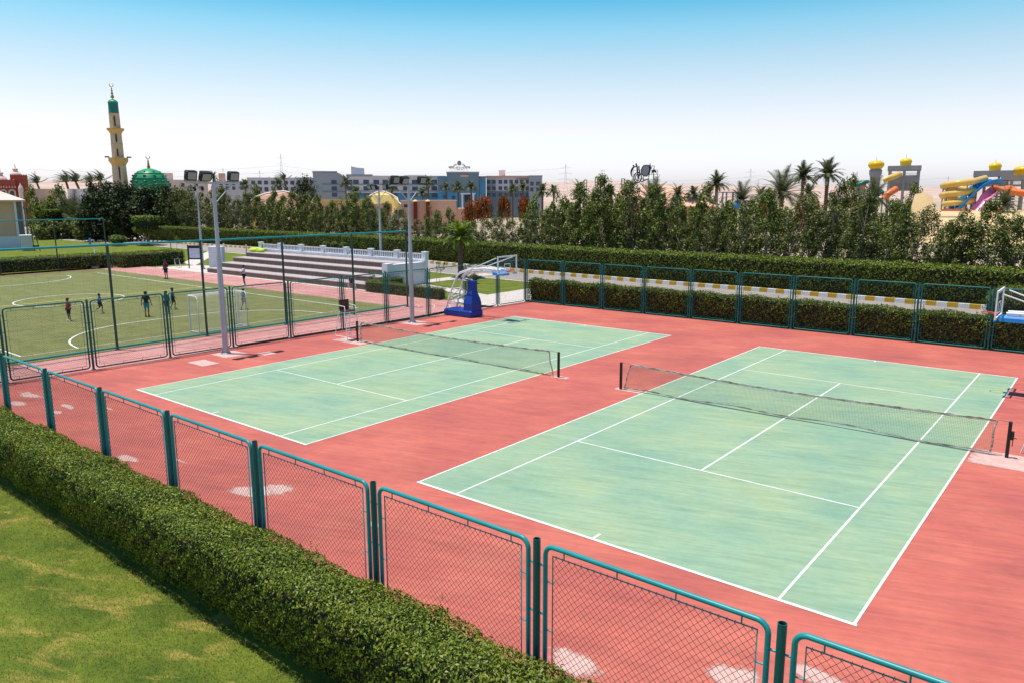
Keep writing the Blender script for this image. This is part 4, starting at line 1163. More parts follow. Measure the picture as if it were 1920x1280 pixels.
MB().box(f.L(652), f.L(836), -.3, -.003, f.Z(346.5), f.Z(345)).box(f.L(652), f.L(836), -.3, -.003, f.Z(359), f.Z(357.6)).build('ledge', M['hblue'], f.t)
MB().box(f.L(652), f.L(836), -.15, -.003, f.Z(380), f.Z(362)).build('plinth_wall', M['hbright'], f.t)
for v in (341, 353, 366):
    for u in (649 + 8, 669, 688, 707, 724, 741, 762, 779, 797, 815, 829): f.win(u, v, 10.5, 7.5, -.15 if v > 360 else 0)
MB().prism_y([(f.L(660), f.Z(332)), (f.L(684), f.Z(332)), (f.L(684), f.Z(315)), (f.L(672), f.Z(314)), (f.L(660), f.Z(311.5))], 3, 8).build('stair_tower', M['hwhite'], f.t)
f.block('roof_shed', M['hwhite'], 760, 800, 327.5, 331, y0=4, dep=4)
f = Far('hotel_entrance', 'blue hotel entrance block with a crest and letter sign on its roof', 'building', 867, 292)
f.block('wall', M['hblue'], 822, 912, 333, dep=16); f.block('tower_wall', M['hblue'], 839, 899, 325, y0=-.8, dep=14)
f.trim('parapet', 'hgrey', 839, 899, 325, .5, -.8, 14); f.trim('parapet', 'hbright', 822, 838, 333, .45, 0, 16); f.trim('parapet', 'hbright', 900, 912, 333, .45, 0, 16)
MB().box(f.L(822), f.L(838), -.2, -.003, 0, f.Z(358)).box(f.L(840), f.L(898), -1.0, -.803, 0, f.Z(360)).box(f.L(900), f.L(912), -.2, -.003, 0, f.Z(340)).build('ground_floor', M['hbright'], f.t)
for u, v, y in ((828, 352, 0), (875, 352, -.8), (890, 352, -.8), (850, 350, -.8), (863, 352, -.8), (906, 350, 0), (851, 371, -1.0), (834, 369, -.2)): f.win(u, v, 6, 7, y)
f.win(877, 372, 10, 15, -1.0, 'doorway', 'dark')
for u in (867.5, 888): f.block('portico_column', M['wwall'], u - 1.6, u + 1.6, 364, y0=-2.6, dep=.9)
f.block('portico_roof', M['wwall'], 864, 892, 362.5, 364.8, y0=-2.8, dep=1.7)
f.block('name_strip', M['peach'], 864, 880, 328.5, 332, y0=-.9, dep=.09)
s = Far('rooftop_sign', 'open metal letter sign with a round crest standing on the blue entrance roof', 'sign', 863, 290)
mb = MB()
for u in np.linspace(845, 878, 13): mb.box(s.L(u) - .035, s.L(u) + .035, 0, .08, s.Z(325.2), s.Z(317))
mb.build('legs', M['concrete'], s.t)
mb = MB(); z0, z1 = s.Z(316.8), s.Z(312.6)
us = np.linspace(844.5, 880.5, 16); gg = random.Random(3)
for i, u in enumerate(us):
    a = s.L(u); wd = s.L(u + 1.5) - a; th = .13
    mb.box(a, a + th, 0, .2, z0, z1)
    k = i % 5
    if k in (0, 2): mb.box(a + wd, a + wd + th, 0, .2, z0, z1)
    if k in (1, 3, 4): mb.box(a + th, a + wd, 0, .2, z0, z0 + th)
    if k in (1, 2): mb.box(a + th, a + wd, 0, .2, z1 - th, z1)
    if k in (0, 1, 4): mb.box(a + th, a + wd, 0, .2, (z0 + z1) / 2 - .07, (z0 + z1) / 2 + .07)
mb.box(s.L(857), s.L(864), 0, .2, s.Z(318.9), s.Z(318)); mb.box(s.L(866), s.L(870), 0, .2, s.Z(318.9), s.Z(318))
mb.build('letters', M['concrete'], s.t)
mb = MB(); cx, cz, rr = s.L(862.7), s.Z(305.5), s.L(866.6) - s.L(862.7)
mb.tube([(cx, 0, cz), (cx, .2, cz)], rr, 16); mb.tube([(cx + rr * 1.15 * math.cos(a), .1, cz + rr * 1.15 * math.sin(a)) for a in np.linspace(-2.6, -.5, 9)], .1, 5)
for sg in (-1, 1):
    pts = [(cx + sg * (rr * 1.2 + i * .42), .1, cz - .55 - i * .16 + .28 * math.sin(i * 1.3)) for i in range(8)]
    mb.tube(pts, [.16 - .01 * i for i in range(8)], 5); mb.tube([(p[0], .1, p[2] - .35 - .1 * math.cos(i * 2)) for i, p in enumerate(pts)], .08, 5)
    mb.ball((pts[-1][0], .1, pts[-1][2]), .22)
mb.build('crest', M['concrete'], s.t)
f = Far('hotel_wing', 'long blue and pale hotel wing right of the entrance with a round roof tank', 'building', 960, 300)
f.block('wall', M['hwhite'], 913, 1000, 334, dep=12); f.trim('parapet', 'peach', 913, 1000, 334, .8, dep=12)
MB().box(f.L(913), f.L(1000), -.2, -.003, 0, f.Z(359)).build('ground_floor', M['hblue'], f.t)
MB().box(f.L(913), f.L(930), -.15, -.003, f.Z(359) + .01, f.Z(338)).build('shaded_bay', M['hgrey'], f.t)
for v in (341.5, 353.5, 366):
    for u in (917, 927, 939, 949, 959, 969, 979, 990): f.win(u, v, 6.5, 7, -.2 if (v > 360 or u < 930) else 0)
MB().lathe([(1.25, f.Z(333)), (1.25, f.Z(320)), (1.4, f.Z(320) + .05), (1.4, f.Z(318.6)), (1.0, f.Z(318.4))], 18, (f.L(942), 4, 0)).build('roof_tank', M['wwall'], f.t)
f = Far('hotel_block', 'plain grey end block at the right end of the hotel', 'building', 1006, 292)
f.block('wall', M['hgrey'], 992, 1017, 331.5, dep=12); f.trim('parapet', 'concrete', 992, 1017, 331.5, .4, dep=12); f.block('roof_frame', M['concrete'], 969, 990, 333, 336, y0=6, dep=3)
for v in (345, 356): f.win(998, v, 6, 7); f.win(1009, v, 6, 7)

# peach and yellow buildings ----------------------------------------
f = Far('peach_building', 'peach building with a rounded gable and yellow ends behind the tree row', 'building', 520, 172)
pts = [(f.L(466), -.3), (f.L(592), -.3), (f.L(592), f.Z(382)), (f.L(570), f.Z(375)), (f.L(556), f.Z(364)), (f.L(545), f.Z(359.5)), (f.L(533), f.Z(357.5)), (f.L(515), f.Z(359)), (f.L(498), f.Z(362)), (f.L(480), f.Z(368)), (f.L(466), f.Z(378))]
lean_back(MB().prism_y(pts, 0, 5).build('wall', M['peach'], f.t), f.Z(383), 1.5)
lean_back(MB().tube([(x, -.1, z + .05) for x, z in pts[2:]], .16, 6).build('coping', M['cream'], f.t), f.Z(383), 1.5)
MB().box(f.L(556), f.L(576), -.3, -.003, 0, f.Z(383.5)).build('side_panel', M['yellow'], f.t); MB().box(f.L(464), f.L(480), -.4, -.003, 0, f.Z(383.5)).build('side_panel', M['yellow'], f.t)
f.block('porch', M['peach'], 576, 690, 376, y0=1, dep=7); MB().box(f.L(592), f.L(692), .85, .997, f.Z(381), f.Z(373.5)).build('cornice', M['yellow'], f.t)
for u in (602, 625, 648, 670): f.win(u, 398, 9, 22, 1, 'window', 'dark')
f = Far('yellow_gable', 'bright yellow rounded gable building right of the round green tree', 'building', 718, 178)
pts = [(f.L(686), -.3), (f.L(752), -.3), (f.L(752), f.Z(383)), (f.L(747), f.Z(378)), (f.L(746), f.Z(371)), (f.L(736), f.Z(365)), (f.L(724), f.Z(359.5)), (f.L(714), f.Z(358)), (f.L(704), f.Z(361)), (f.L(695), f.Z(366)), (f.L(686), f.Z(373))]
lean_back(MB().prism_y(pts, 0, 5).build('wall', M['yellow'], f.t), f.Z(383), 1.5)
lean_back(MB().tube([(x, -.1, z + .05) for x, z in pts[2:]], .15, 6).build('coping', M['cream'], f.t), f.Z(383), 1.5)
MB().box(f.L(690), f.L(735), -.35, -.003, 0, f.Z(382)).build('lower_panel', M['peach'], f.t)
f = Far('peach_wall_building', 'flat peach building with two maroon pillars and an outside stair', 'building', 800, 165)
f.block('wall', M['peach'], 752, 856, 377, dep=9); f.trim('parapet', 'cream', 752, 856, 377, .18, dep=9); f.block('low_wall', M['peach'], 856, 880, 391, y0=.5, dep=7)
for u in (779, 802.5):
    p = f.block('pillar', M['maroon'], u - 3.6, u + 3.6, 378, y0=-1.0, dep=.8)
    c = MB().lathe([(.55, f.Z(378) + .003), (.5, f.Z(378) + .2), (.3, f.Z(375.5)), (.05, f.Z(374))], 10, (f.L(u), -.6, 0)).build('cap', M['yellow'], p)
mb = MB()
for i in range(9): u = 755 - i * 5; mb.box(f.L(u - 5), f.L(u), -2.6, -1.2, 0, f.Z(385 + i * 4.2))
mb.build('stair', M['cream'], f.t)
f.win(764, 386, 12, 5, 0, 'window', 'dark')
f = Far('orange_pavilion', 'orange pavilion with a pyramid roof below the palm-and-crescent sign', 'building', 1240, 150)
f.block('wall', M['peach'], 1165, 1345, 385, dep=12)
a, b, c = f.L(1150), f.L(1330), f.L(1235)
MB().add([(f.L(1148), -1, f.Z(388)), (f.L(1345), -1, f.Z(388)), (f.L(1345), 12, f.Z(388)), (f.L(1148), 12, f.Z(388)), (f.L(1205), 5, f.Z(349)), (f.L(1262), 5, f.Z(349))], [(0, 1, 5, 4), (1, 2, 5), (2, 3, 4, 5), (3, 0, 4), (3, 2, 1, 0)]).build('roof', M['peach'], f.t)
for u in (1285, 1300, 1318): f.win(u, 398, 9, 16, 0, 'doorway', 'dark')
f = Far('tent', 'pale orange cone tent left of the pavilion behind twin dark poles', 'tent', 1166, 135)
MB().lathe([(f.L(1188), 0), (f.L(1188), f.Z(388)), (.3, f.Z(357)), (.1, f.Z(354))], 12).build('canopy', M['peach'], f.t); MB().tube([(0, 0, f.Z(355)), (0, 0, f.Z(350))], .06, 6).build('finial', M['gold'], f.t)
for i, (u, v, D, lb) in enumerate(((1098, 339, 150, 'left'), (1119, 334, 130, 'tallest, middle'), (1168, 337, 140, 'right'))):
    f = Far('twin_pole', 'pair of dark lattice poles, %s pair of the three beside the crescent sign' % lb, 'pole', u, D, 'twin dark poles by the pavilion')
    mb = MB()
    for s_ in (-1, 1): mb.tube([(s_ * .24, 0, 0), (s_ * .24, 0, f.Z(v))], .08, 6)
    mb.build('pole', M['black'], f.t)
    mb = MB()
    for k in range(1, 8): z = f.Z(v) * k / 8; mb.tube([(-.24, 0, z), (.24, 0, z + .5)], .03, 4)
    mb.box(-.3, .3, -.06, .06, f.Z(v), f.Z(v) + .12); mb.build('brace', M['black'], f.t)

# open frame sign with crescent, shield and palm
f = Far('frame_sign', 'large open frame sign with crescents, a grey shield and a palm shape', 'sign', 1209, 145)
mb = MB(); L, Z = f.L, f.Z
for u in (1186.5, 1195, 1206, 1216, 1225, 1232.5): mb.tube([(L(u), .3, Z(356)), (L(u), .3, Z(316 if u < 1232 else 320))], .05, 5)
for v in (320, 328.5, 338): mb.tube([(L(1186), .3, Z(v)), (L(1232.5), .3, Z(v))], .035, 5)
mb.build('frame', M['black'], f.t)
def arc(cu, cv, ru, rv, a0, a1, n=20): return [(L(cu) + (L(ru + cu) - L(cu)) * math.cos(a), 0, Z(cv) + (Z(cv - rv) - Z(cv)) * math.sin(a)) for a in np.linspace(a0, a1, n)]
mb = MB()
mb.tube(arc(1192, 325, 9, 12, 1.3, 3.9), [.06 + .14 * math.sin(PI * i / 19) for i in range(20)], 6)
mb.tube(arc(1195.5, 334, 7, 9.5, 0, 2 * PI), .12, 6); mb.tube(arc(1195.5, 334, 4, 6, .3, 5.4), .1, 6)
mb.tube([(L(1192), 0, Z(309)), (L(1194), 0, Z(315)), (L(1194.5), 0, Z(322)), (L(1196), 0, Z(330)), (L(1198), 0, Z(337))], .16, 6)
mb.tube([(L(1197), 0, Z(312)), (L(1197.5), 0, Z(319)), (L(1199.5), 0, Z(326)), (L(1198), 0, Z(331))], .14, 6)
mb.tube(arc(1204, 338.5, 3, 3.5, .2, 5.2), .1, 6); mb.tube([(L(1204), 0, Z(341.5)), (L(1209), 0, Z(339)), (L(1214), 0, Z(337)), (L(1217), 0, Z(336))], [.05, .14, .1, .04], 6)
mb.ball((L(1187), 0, Z(311.5)), .16); mb.ball((L(1192), 0, Z(308.8)), .16)
mb.build('crescents', M['black'], f.t)
sh = [(L(u), Z(v)) for u, v in ((1207, 311), (1216, 311), (1217.5, 318), (1216, 326), (1213, 331.5), (1206.5, 331.5), (1202.5, 327), (1201.5, 320), (1204, 314))]
MB().prism_y(sh, -.05, .12).build('shield', M['hgrey'], f.t)
mb = MB(); mb.tube([(x, -.06, z) for x, z in sh], .09, 5, closed=True); mb.tube([(L(1217.8), 0, Z(307)), (L(1218.5), 0, Z(316)), (L(1216), 0, Z(333))], [.05, .2, .08], 6); mb.build('shield_rim', M['black'], f.t)
mb = MB(); mb.tube([(L(1226), 0, Z(338)), (L(1225), 0, Z(331)), (L(1225.5), 0, Z(323))], [.12, .09, .07], 6)
for du, dv in ((-5, 1), (-4.5, 5), (-2, -4), (2.5, -4), (5, 0), (5, 3.5), (-5, -3)):
    mb.tube([(L(1225.5), 0, Z(323)), (L(1225.5 + du * .6), 0, Z(322 + dv * .35)), (L(1225.5 + du), 0, Z(323.5 + dv))], [.1, .14, .03], 5)
mb.box(L(1220), L(1226.5), -.05, .05, Z(312.6), Z(312)); mb.tube([(L(1222), 0, Z(312)), (L(1220.5), 0, Z(318))], .06, 5); mb.tube([(L(1225.5), 0, Z(312)), (L(1225.8), 0, Z(323))], .06, 5)
mb.build('palm_shape', M['black'], f.t)

# mosque ------------------------------------------------------------
f = Far('minaret', 'tall stone minaret with two balconies and a green cap', 'minaret', 229, 190)
z = lambda v: f.Z(v); S = f.L(229.5) - f.L(228.5)
def oct_(name, m, prof, n=8, par=None): return MB().lathe(prof, n, smooth=False).build(name, m, par or f.t)
sh = oct_('lower_shaft', M['stone'], [(15.5 * S, -.5), (15.5 * S, z(352)), (14.5 * S, z(310)), (14.2 * S, z(308))])
oct_('lower_balcony', M['ystone'], [(14.5 * S, z(308)), (16 * S, z(306)), (17 * S, z(304.5)), (20 * S, z(300.5)), (20 * S, z(294.5)), (19 * S, z(294.5)), (19 * S, z(297))])
ms_ = oct_('middle_shaft', M['stone'], [(12.3 * S, z(297)), (12 * S, z(270)), (12.6 * S, z(269.5)), (12.6 * S, z(268.5)), (11.8 * S, z(268)), (11.5 * S, z(249))])
oct_('upper_balcony', M['ystone'], [(11.5 * S, z(249)), (13 * S, z(247)), (14 * S, z(245)), (17.5 * S, z(242)), (17.5 * S, z(239.5)), (16.5 * S, z(239.5)), (16.5 * S, z(241))])
us_ = oct_('upper_shaft', M['stone'], [(11 * S, z(241)), (10.6 * S, z(212)), (10.9 * S, z(211.5))])
oct_('cap_drum', M['teal'], [(10.4 * S, z(211.5)), (10.0 * S, z(193)), (10.5 * S, z(192.5)), (10.5 * S, z(191.5))])
oct_('cap_dome', M['dome'], [(10 * S, z(191.5)), (9 * S, z(189)), (6.5 * S, z(186.5)), (2.5 * S, z(184.8)), (.6 * S, z(184))], 16)
def finial(par, x, v0, v1, ff):
    b = MB(); a0, a1 = ff.Z(v0), ff.Z(v1); h = a1 - a0; b.tube([(x, 0, a0 - .1), (x, 0, a0 + h * .75)], .09, 6)
    for q, r in ((.14, .42), (.34, .3), (.5, .24), (.62, .17)): b.ball((x, 0, a0 + h * q), r)
    pts = [(x + .42 * math.cos(a), 0, a0 + h * .88 + .42 * math.sin(a)) for a in np.linspace(PI * .68, PI * 2.32, 16)]
    b.tube(pts, [.02 + .1 * math.sin(PI * i / 15) for i in range(16)], 6); return b.build('finial', M['gold'], par)
finial(f.t, 0, 184.3, 154, f)
zz = [(sh, 13.9, 314, 338), (sh, 14.4, 345, 351), (ms_, 11.1, 253, 266), (ms_, 11.6, 280, 292), (us_, 10.1, 219, 236)]
for par, r, a, b in zz:
    for k in range(8):
        an = 2 * PI * (k + .0) / 8 + PI / 8 + PI / 8
        rr_ = r * S * math.cos(PI / 8) + .06
        c_, s_ = math.cos(an), math.sin(an); hw = .17
        m = MB(); m.add([(c_ * rr_ - s_ * hw * sg + c_ * d, s_ * rr_ + c_ * hw * sg + s_ * d, zz_) for d in (-.5, .08) for sg, zz_ in ((-1, z(b)), (1, z(b)), (1, z(a)), (0, z(a) + .45), (-1, z(a)))],
              [(0, 1, 2, 3, 4), (9, 8, 7, 6, 5), (0, 5, 6, 1), (1, 6, 7, 2), (2, 7, 8, 3), (3, 8, 9, 4), (4, 9, 5, 0)])
        if s_ < -.9: m.build('slit_window', M['dark'], par)
sp = MB()
for s_ in (-1, 1): sp.box(s_ * 20.5 * S - .5, s_ * 20.5 * S + .5, -.4, .2, z(294.5), z(292)); 
sp.build('loudspeaker', M['black'], f.t)
f = Far('mosque_dome', 'large green tiled mosque dome with a brass crescent beside the minaret', 'dome', 284, 192)
R0 = 36 * S; zb = f.Z(362)
prof = [(R0 * .93, 0), (R0 * .97, f.Z(358)), (R0, f.Z(348)), (R0 * .985, f.Z(340)), (R0 * .92, f.Z(332)), (R0 * .78, f.Z(325)), (R0 * .55, f.Z(319.5)), (R0 * .28, f.Z(316)), (.25, f.Z(314.3))]
d = MB().lathe(prof, 40, smooth=True).build('dome_shell', M['dome'], f.t)
finial(f.t, 0, 315, 290, f)
for row, (v, n, w_) in enumerate(((354, 12, .75), (339.5, 12, .7), (328.5, 10, .55), (321, 8, .38))):
    zv = f.Z(v); rr_ = np.interp(zv, [p[1] for p in prof], [p[0] for p in prof])
    mb = MB()
    for k in range(n):
        an = 2 * PI * (k + .5 * (row % 2)) / n; x, y = rr_ * math.cos(an), rr_ * math.sin(an)
        mb.ball((x, y, zv), w_ * .72, (1, 1, .62), 10)
    mb.build('medallion_band', M['ddome'], d)
    mb = MB(); mb.tube([((np.interp(zv - w_ * 1.2, [p[1] for p in prof], [p[0] for p in prof]) + .03) * math.cos(a), (np.interp(zv - w_ * 1.2, [p[1] for p in prof], [p[0] for p in prof]) + .03) * math.sin(a), zv - w_ * 1.2) for a in np.linspace(0, 2 * PI, 40)[:-1]], .12, 5, closed=True); mb.build('rib_band', M['ddome'], d)
MB().lathe([(R0 * 1.1, -.5), (R0 * 1.1, f.Z(369)), (R0 * .95, f.Z(366))], 24).build('drum', M['cream'], f.t)
f = Far('flat_building', 'pale flat-roofed building right of the green dome', 'building', 330, 230)
f.block('wall', M['cream'], 305, 392, 336, dep=10); f.block('roof_room', M['cream'], 306, 328, 323, 336.2, y0=2, dep=6)
for u in (320, 345, 370): f.win(u, 346, 6, 7)
f = Far('small_house', 'pale house with a pink roof room and dark windows behind the first floodlights', 'building', 430, 240)
f.block('wall', M['hwhite'], 405, 468, 338, dep=10); f.block('roof_room', M['peach'], 413, 426, 324, 338.2, y0=1, dep=6)
for v in (343.5, 352): 
    for u in (416, 428, 440, 455): f.win(u, v, 6, 6)

# red fantasy building at the left edge ------------------------------
f = Far('red_building', 'red building with pale domes and arched windows at the left edge', 'building', 30, 215)
S2 = f.L(30.5) - f.L(29.5)
f.block('tower', M['brick'], 23.5, 56.5, 326, y0=2, dep=7); f.block('front_wall', M['brick'], -70, 32, 335.5, dep=8)
mb = MB()
for u in np.arange(-68, 31, 5.2): mb.add([(f.L(u - 1.6), -.5, f.Z(350)), (f.L(u + 1.6), -.5, f.Z(350)), (f.L(u), -.5, f.Z(346)), (f.L(u - 1.6), -.1, f.Z(350)), (f.L(u + 1.6), -.1, f.Z(350)), (f.L(u), -.1, f.Z(346))], [(0, 1, 2), (5, 4, 3), (0, 3, 4, 1), (1, 4, 5, 2), (2, 5, 3, 0)])
for u in np.arange(-68, 30, 6.5): mb.box(f.L(u - 1.5), f.L(u + 1.5), 0, .5, f.Z(335.5) + .003, f.Z(334))
mb.build('cresting', M['cream'], f.t)
mb = MB()
for u in np.arange(25, 56, 4.2): mb.box(f.L(u - 1), f.L(u + 1), 2, 2.5, f.Z(326) + .003, f.Z(324.6))
mb.build('battlement', M['brick'], f.t)
for u, v0, k, y in ((35, 326, 11, 5), (5, 336, 13, 4), (-32, 336, 13, 4)):
    z0 = f.Z(v0); r = k * S2
    dm = MB().lathe([(r * 1.05, z0), (r * 1.0, z0 + r * .25), (r * .8, z0 + r * .55), (r * .5, z0 + r * .75), (r * .42, z0 + r * .8), (r * .42, z0 + r * 1.1), (r * .55, z0 + r * 1.12), (r * .55, z0 + r * 1.3), (r * .2, z0 + r * 1.42), (.04, z0 + r * 2.3)], 20, (f.L(u), y, 0)).build('dome', M['cream'], f.t)
for u in (8, 24, -8, -24):
    a = MB(); c = f.L(u); zb_ = f.Z(366); zt = f.Z(359); r = 5.6 * S2
    a.tube([(c - r, -.12, zb_)] + [(c + r * math.cos(q), -.12, zt + r * math.sin(q)) for q in np.linspace(PI, 0, 12)] + [(c + r, -.12, zb_)], .2, 5); ar = a.build('arch', M['cream'], f.t)
    poly = [(c - r, zb_)] + [(c + r * math.cos(q), zt + r * math.sin(q)) for q in np.linspace(PI, 0, 12)] + [(c + r, zb_)]
    MB().prism_y(poly[::-1], -.06, -.003).build('window', M['pane'], ar)
MB().lathe([(5 * S2, 0), (5 * S2, f.Z(352)), (4.2 * S2, f.Z(349)), (1.6 * S2, f.Z(345)), (.05, f.Z(341))], 12, (f.L(41), -1, 0)).build('turret', M['cream'], f.t)

# sports hut at left -------------------------------------------------
f = Far('tan_hut', 'tan hut with a white base and tiled hip roof at the left edge', 'hut', 24, 117)
L, Z = f.L, f.Z
f.block('wall', M['tan'], -80, 24, 374, dep=9); MB().box(L(-80), L(25), -.12, -.003, -.3, Z(441)).build('base_course', M['wwall'], f.t)
MB().box(L(24) + .003, L(28.5), -.3, .3, -.1, Z(374)).build('corner_column', M['wwall'], f.t)
MB().add([(L(-90), -1.2, Z(373)), (L(47), -1.2, Z(373)), (L(47), 10, Z(373)), (L(-90), 10, Z(373)), (L(-30), 4.5, Z(352)), (L(-10), 4.5, Z(352)),
          (L(-90), -1.2, Z(376)), (L(47), -1.2, Z(376)), (L(47), 10, Z(376)), (L(-90), 10, Z(376))],
         [(0, 1, 5, 4), (1, 2, 5), (2, 3, 4, 5), (3, 0, 4), (9, 8, 7, 6), (6, 7, 1, 0), (7, 8, 2, 1), (8, 9, 3, 2), (9, 6, 0, 3)]).build('roof', M['cream'], f.t)
mb = MB()
for u in (38, 44.5): mb.tube([(L(u), 1.5 + (u - 38) * .2, 0), (L(u), 1.5 + (u - 38) * .2, Z(376))], .12, 8)
mb.build('porch_post', M['concrete'], f.t); MB().box(L(28.5) + .01, L(40), 5, 5.3, 0, Z(378)).build('porch_wall', M['hgrey'], f.t)
t = Far('storage_bin', 'pale grey storage box standing beside the tan hut', 'box', 38, 112)
MB().bevbox(t.L(29), t.L(51), -.6, .6, 0, t.Z(440), .08).build('box', M['hwhite'], t.t); MB().bevbox(t.L(28), t.L(52), -.7, .7, t.Z(440) + .003, t.Z(438.5), .04).build('lid', M['wwall'], t.t)
t = Far('easel', 'dark folded ladder frame leaning beside the pale storage box', 'ladder', 60, 110)
mb = MB()
for du in (-7, 4): mb.tube([(t.L(60 + du), 0, 0), (t.L(54 + du * .4), .6, t.Z(424))], .06, 5)
for k in range(5): q = k / 5; mb.tube([(t.L(53 + 6 * .0 + q * 2), q * .5, .3 + q * 2.6), (t.L(64 - q * 7), q * .5, .3 + q * 2.6)], .04, 5)
mb.build('rails', M['black'], t.t)

# water park ---------------------------------------------------------
def onion(m, x, y, z0, r, h, fin=1.2):
    m.lathe([(r * .92, z0), (r * .92, z0 + h * .4), (r * 1.0, z0 + h * .44), (r * 1.03, z0 + h * .55), (r * .97, z0 + h * .7), (r * .78, z0 + h * .87), (r * .42, z0 + h * .97), (r * .1, z0 + h), (.08, z0 + h * 1.01), (.04, z0 + h + fin)], 24, (x, y, 0))
f = Far('water_slide_tower', 'grey slide tower topped by a yellow dome with an open railed deck', 'slide tower', 1692, 205)
L, Z = f.L, f.Z
mb = MB()
for u in (1663, 1690, 1717):
    for y in (0, 6): MB().box(L(u), L(u + 5.5), y, y + .8, -.3, Z(322) - .002).build('column', M['concrete'], f.t)
MB().box(L(1661), L(1724), -.3, 7.1, Z(322), Z(313)).build('roof_slab', M['concrete'], f.t)
MB().box(L(1668.6), L(1717), .1, .7, Z(345), Z(335)).box(L(1668.6), L(1717), 6.1, 6.7, Z(360), Z(330)).build('deck', M['concrete'], f.t)
mb = MB()
for u in np.arange(1669, 1717, 2.2): mb.tube([(L(u), .2, Z(335)), (L(u), .2, Z(327))], .05, 4)
mb.tube([(L(1669), .2, Z(327)), (L(1717), .2, Z(327))], .06, 4); mb.build('railing', M['wwall'], f.t)
mb = MB(); onion(mb, L(1694), 3, Z(313) + .003, 11.5 * (L(f.u0 + .5) - L(f.u0 - .5)), Z(298) - Z(313), 1); mb.build('dome', M['yplastic'], f.t)
MB().tube([(L(1684), -1, Z(329)), (L(1676), -2.5, Z(333)), (L(1664), -4, Z(337)), (L(1655), -4, Z(341))], .75, 10).build('slide_tube', M['yslide'], f.t)
f = Far('water_slide_tower', 'stone turret with a wide golden onion dome behind a dark palm', 'slide tower', 1639, 200)
L, Z = f.L, f.Z; k1 = L(f.u0 + .5) - L(f.u0 - .5)
MB().lathe([(10 * k1, -.3), (10 * k1, Z(335)), (12.5 * k1, Z(328)), (12.5 * k1, Z(321)), (10.5 * k1, Z(320))], 12).build('turret', M['concrete'], f.t)
MB().lathe([(9.5 * k1, Z(320) + .003), (12.5 * k1, Z(317)), (15.3 * k1, Z(313)), (15.3 * k1, Z(309)), (12.5 * k1, Z(305.8)), (7 * k1, Z(304)), (1.5 * k1, Z(303)), (.5 * k1, Z(301)), (.3 * k1, Z(297))], 26).build('dome', M['yplastic'], f.t)
f = Far('slide_pool_play', 'teal and orange play structure at the foot of the dark palm', 'play structure', 1652, 185)
L, Z = f.L, f.Z
mb = MB(); mb.lathe([(11 * (L(f.u0 + .5) - L(f.u0 - .5)), Z(366)), (10 * (L(f.u0 + .5) - L(f.u0 - .5)), Z(360)), (6 * (L(f.u0 + .5) - L(f.u0 - .5)), Z(357)), (.1, Z(356))], 14, (L(1648), 0, 0)); mb.build('canopy', M['teal'], f.t)
mb = MB()
for u in (1640, 1648, 1656): mb.tube([(L(u), 0, 0), (L(u), 0, Z(364))], .2, 6)
mb.build('post', M['concrete'], f.t)
MB().tube([(L(1680), 0, Z(357)), (L(1672), -1, Z(362)), (L(1664), -2, Z(368)), (L(1660), -2, Z(374))], .8, 9).build('slide', M['oslide'], f.t)
f = Far('wave_bowl', 'small teal and cream bowl slide far left of the golden turret', 'slide', 1612, 215)
L, Z = f.L, f.Z
MB().ball((L(1608), 0, Z(342)), .9, (1.3, 1, .8)).build('cream_bowl', M['cream'], f.t); MB().tube([(L(1600), 0, Z(350)), (L(1608), -1, Z(349)), (L(1620), -1, Z(344)), (L(1626), 0, Z(343))], .55, 9).build('teal_chute', M['teal'], f.t)
MB().ball((L(1619), -.5, Z(350)), .7).build('orange_bowl', M['oslide'], f.t); MB().box(L(1605), L(1622), -.3, .3, 0, Z(351)).build('stand', M['concrete'], f.t)
f = Far('water_slide_tower', 'long grey slide platform with two yellow domes at the right edge', 'slide tower', 1872, 172)
L, Z = f.L, f.Z; k1 = L(f.u0 + .5) - L(f.u0 - .5)
mb = MB()
for u in (1823, 1842, 1868, 1893, 1915, 1940):
    for y in (0, 7): MB().box(L(u), L(u + 5), y, y + .7, -.3, Z(333) - .002).build('column', M['concrete'], f.t)
MB().box(L(1822), L(1960), -.3, 8, Z(333), Z(322.5)).box(L(1874), L(1960), -.35, 7.9, Z(341), Z(333) - .003).build('roof_slab', M['concrete'], f.t)
MB().box(L(1822), L(1960), .1, 7.5, Z(352), Z(349)).box(L(1870), L(1890), .8, 6, Z(349) + .002, Z(342)).build('deck', M['concrete'], f.t)
mb = MB()
for u in np.arange(1824, 1960, 2.4): mb.tube([(L(u), .2, Z(349)), (L(u), .2, Z(343))], .05, 4)
mb.tube([(L(1824), .2, Z(343)), (L(1960), .2, Z(343))], .06, 4); mb.build('railing', M['wwall'], f.t)
for u, r, v1 in ((1861, 12.5, 306), (1914, 18, 315)):
    zb_ = Z(322.5) + .003 if u < 1900 else Z(333) + .1
    mb = MB(); onion(mb, L(u), 3.5 if u < 1900 else -3.2, zb_, r * k1, Z(v1) - zb_, .6); mb.build('dome', M['yplastic'], f.t)
st = MB()
for k in range(9): st.box(L(1865), L(1905), 1 + .3 * k, 1.3 + .3 * k, Z(400 - 5 * k) - .3, Z(400 - 5 * k))
st.build('stair', M['concrete'], f.t)
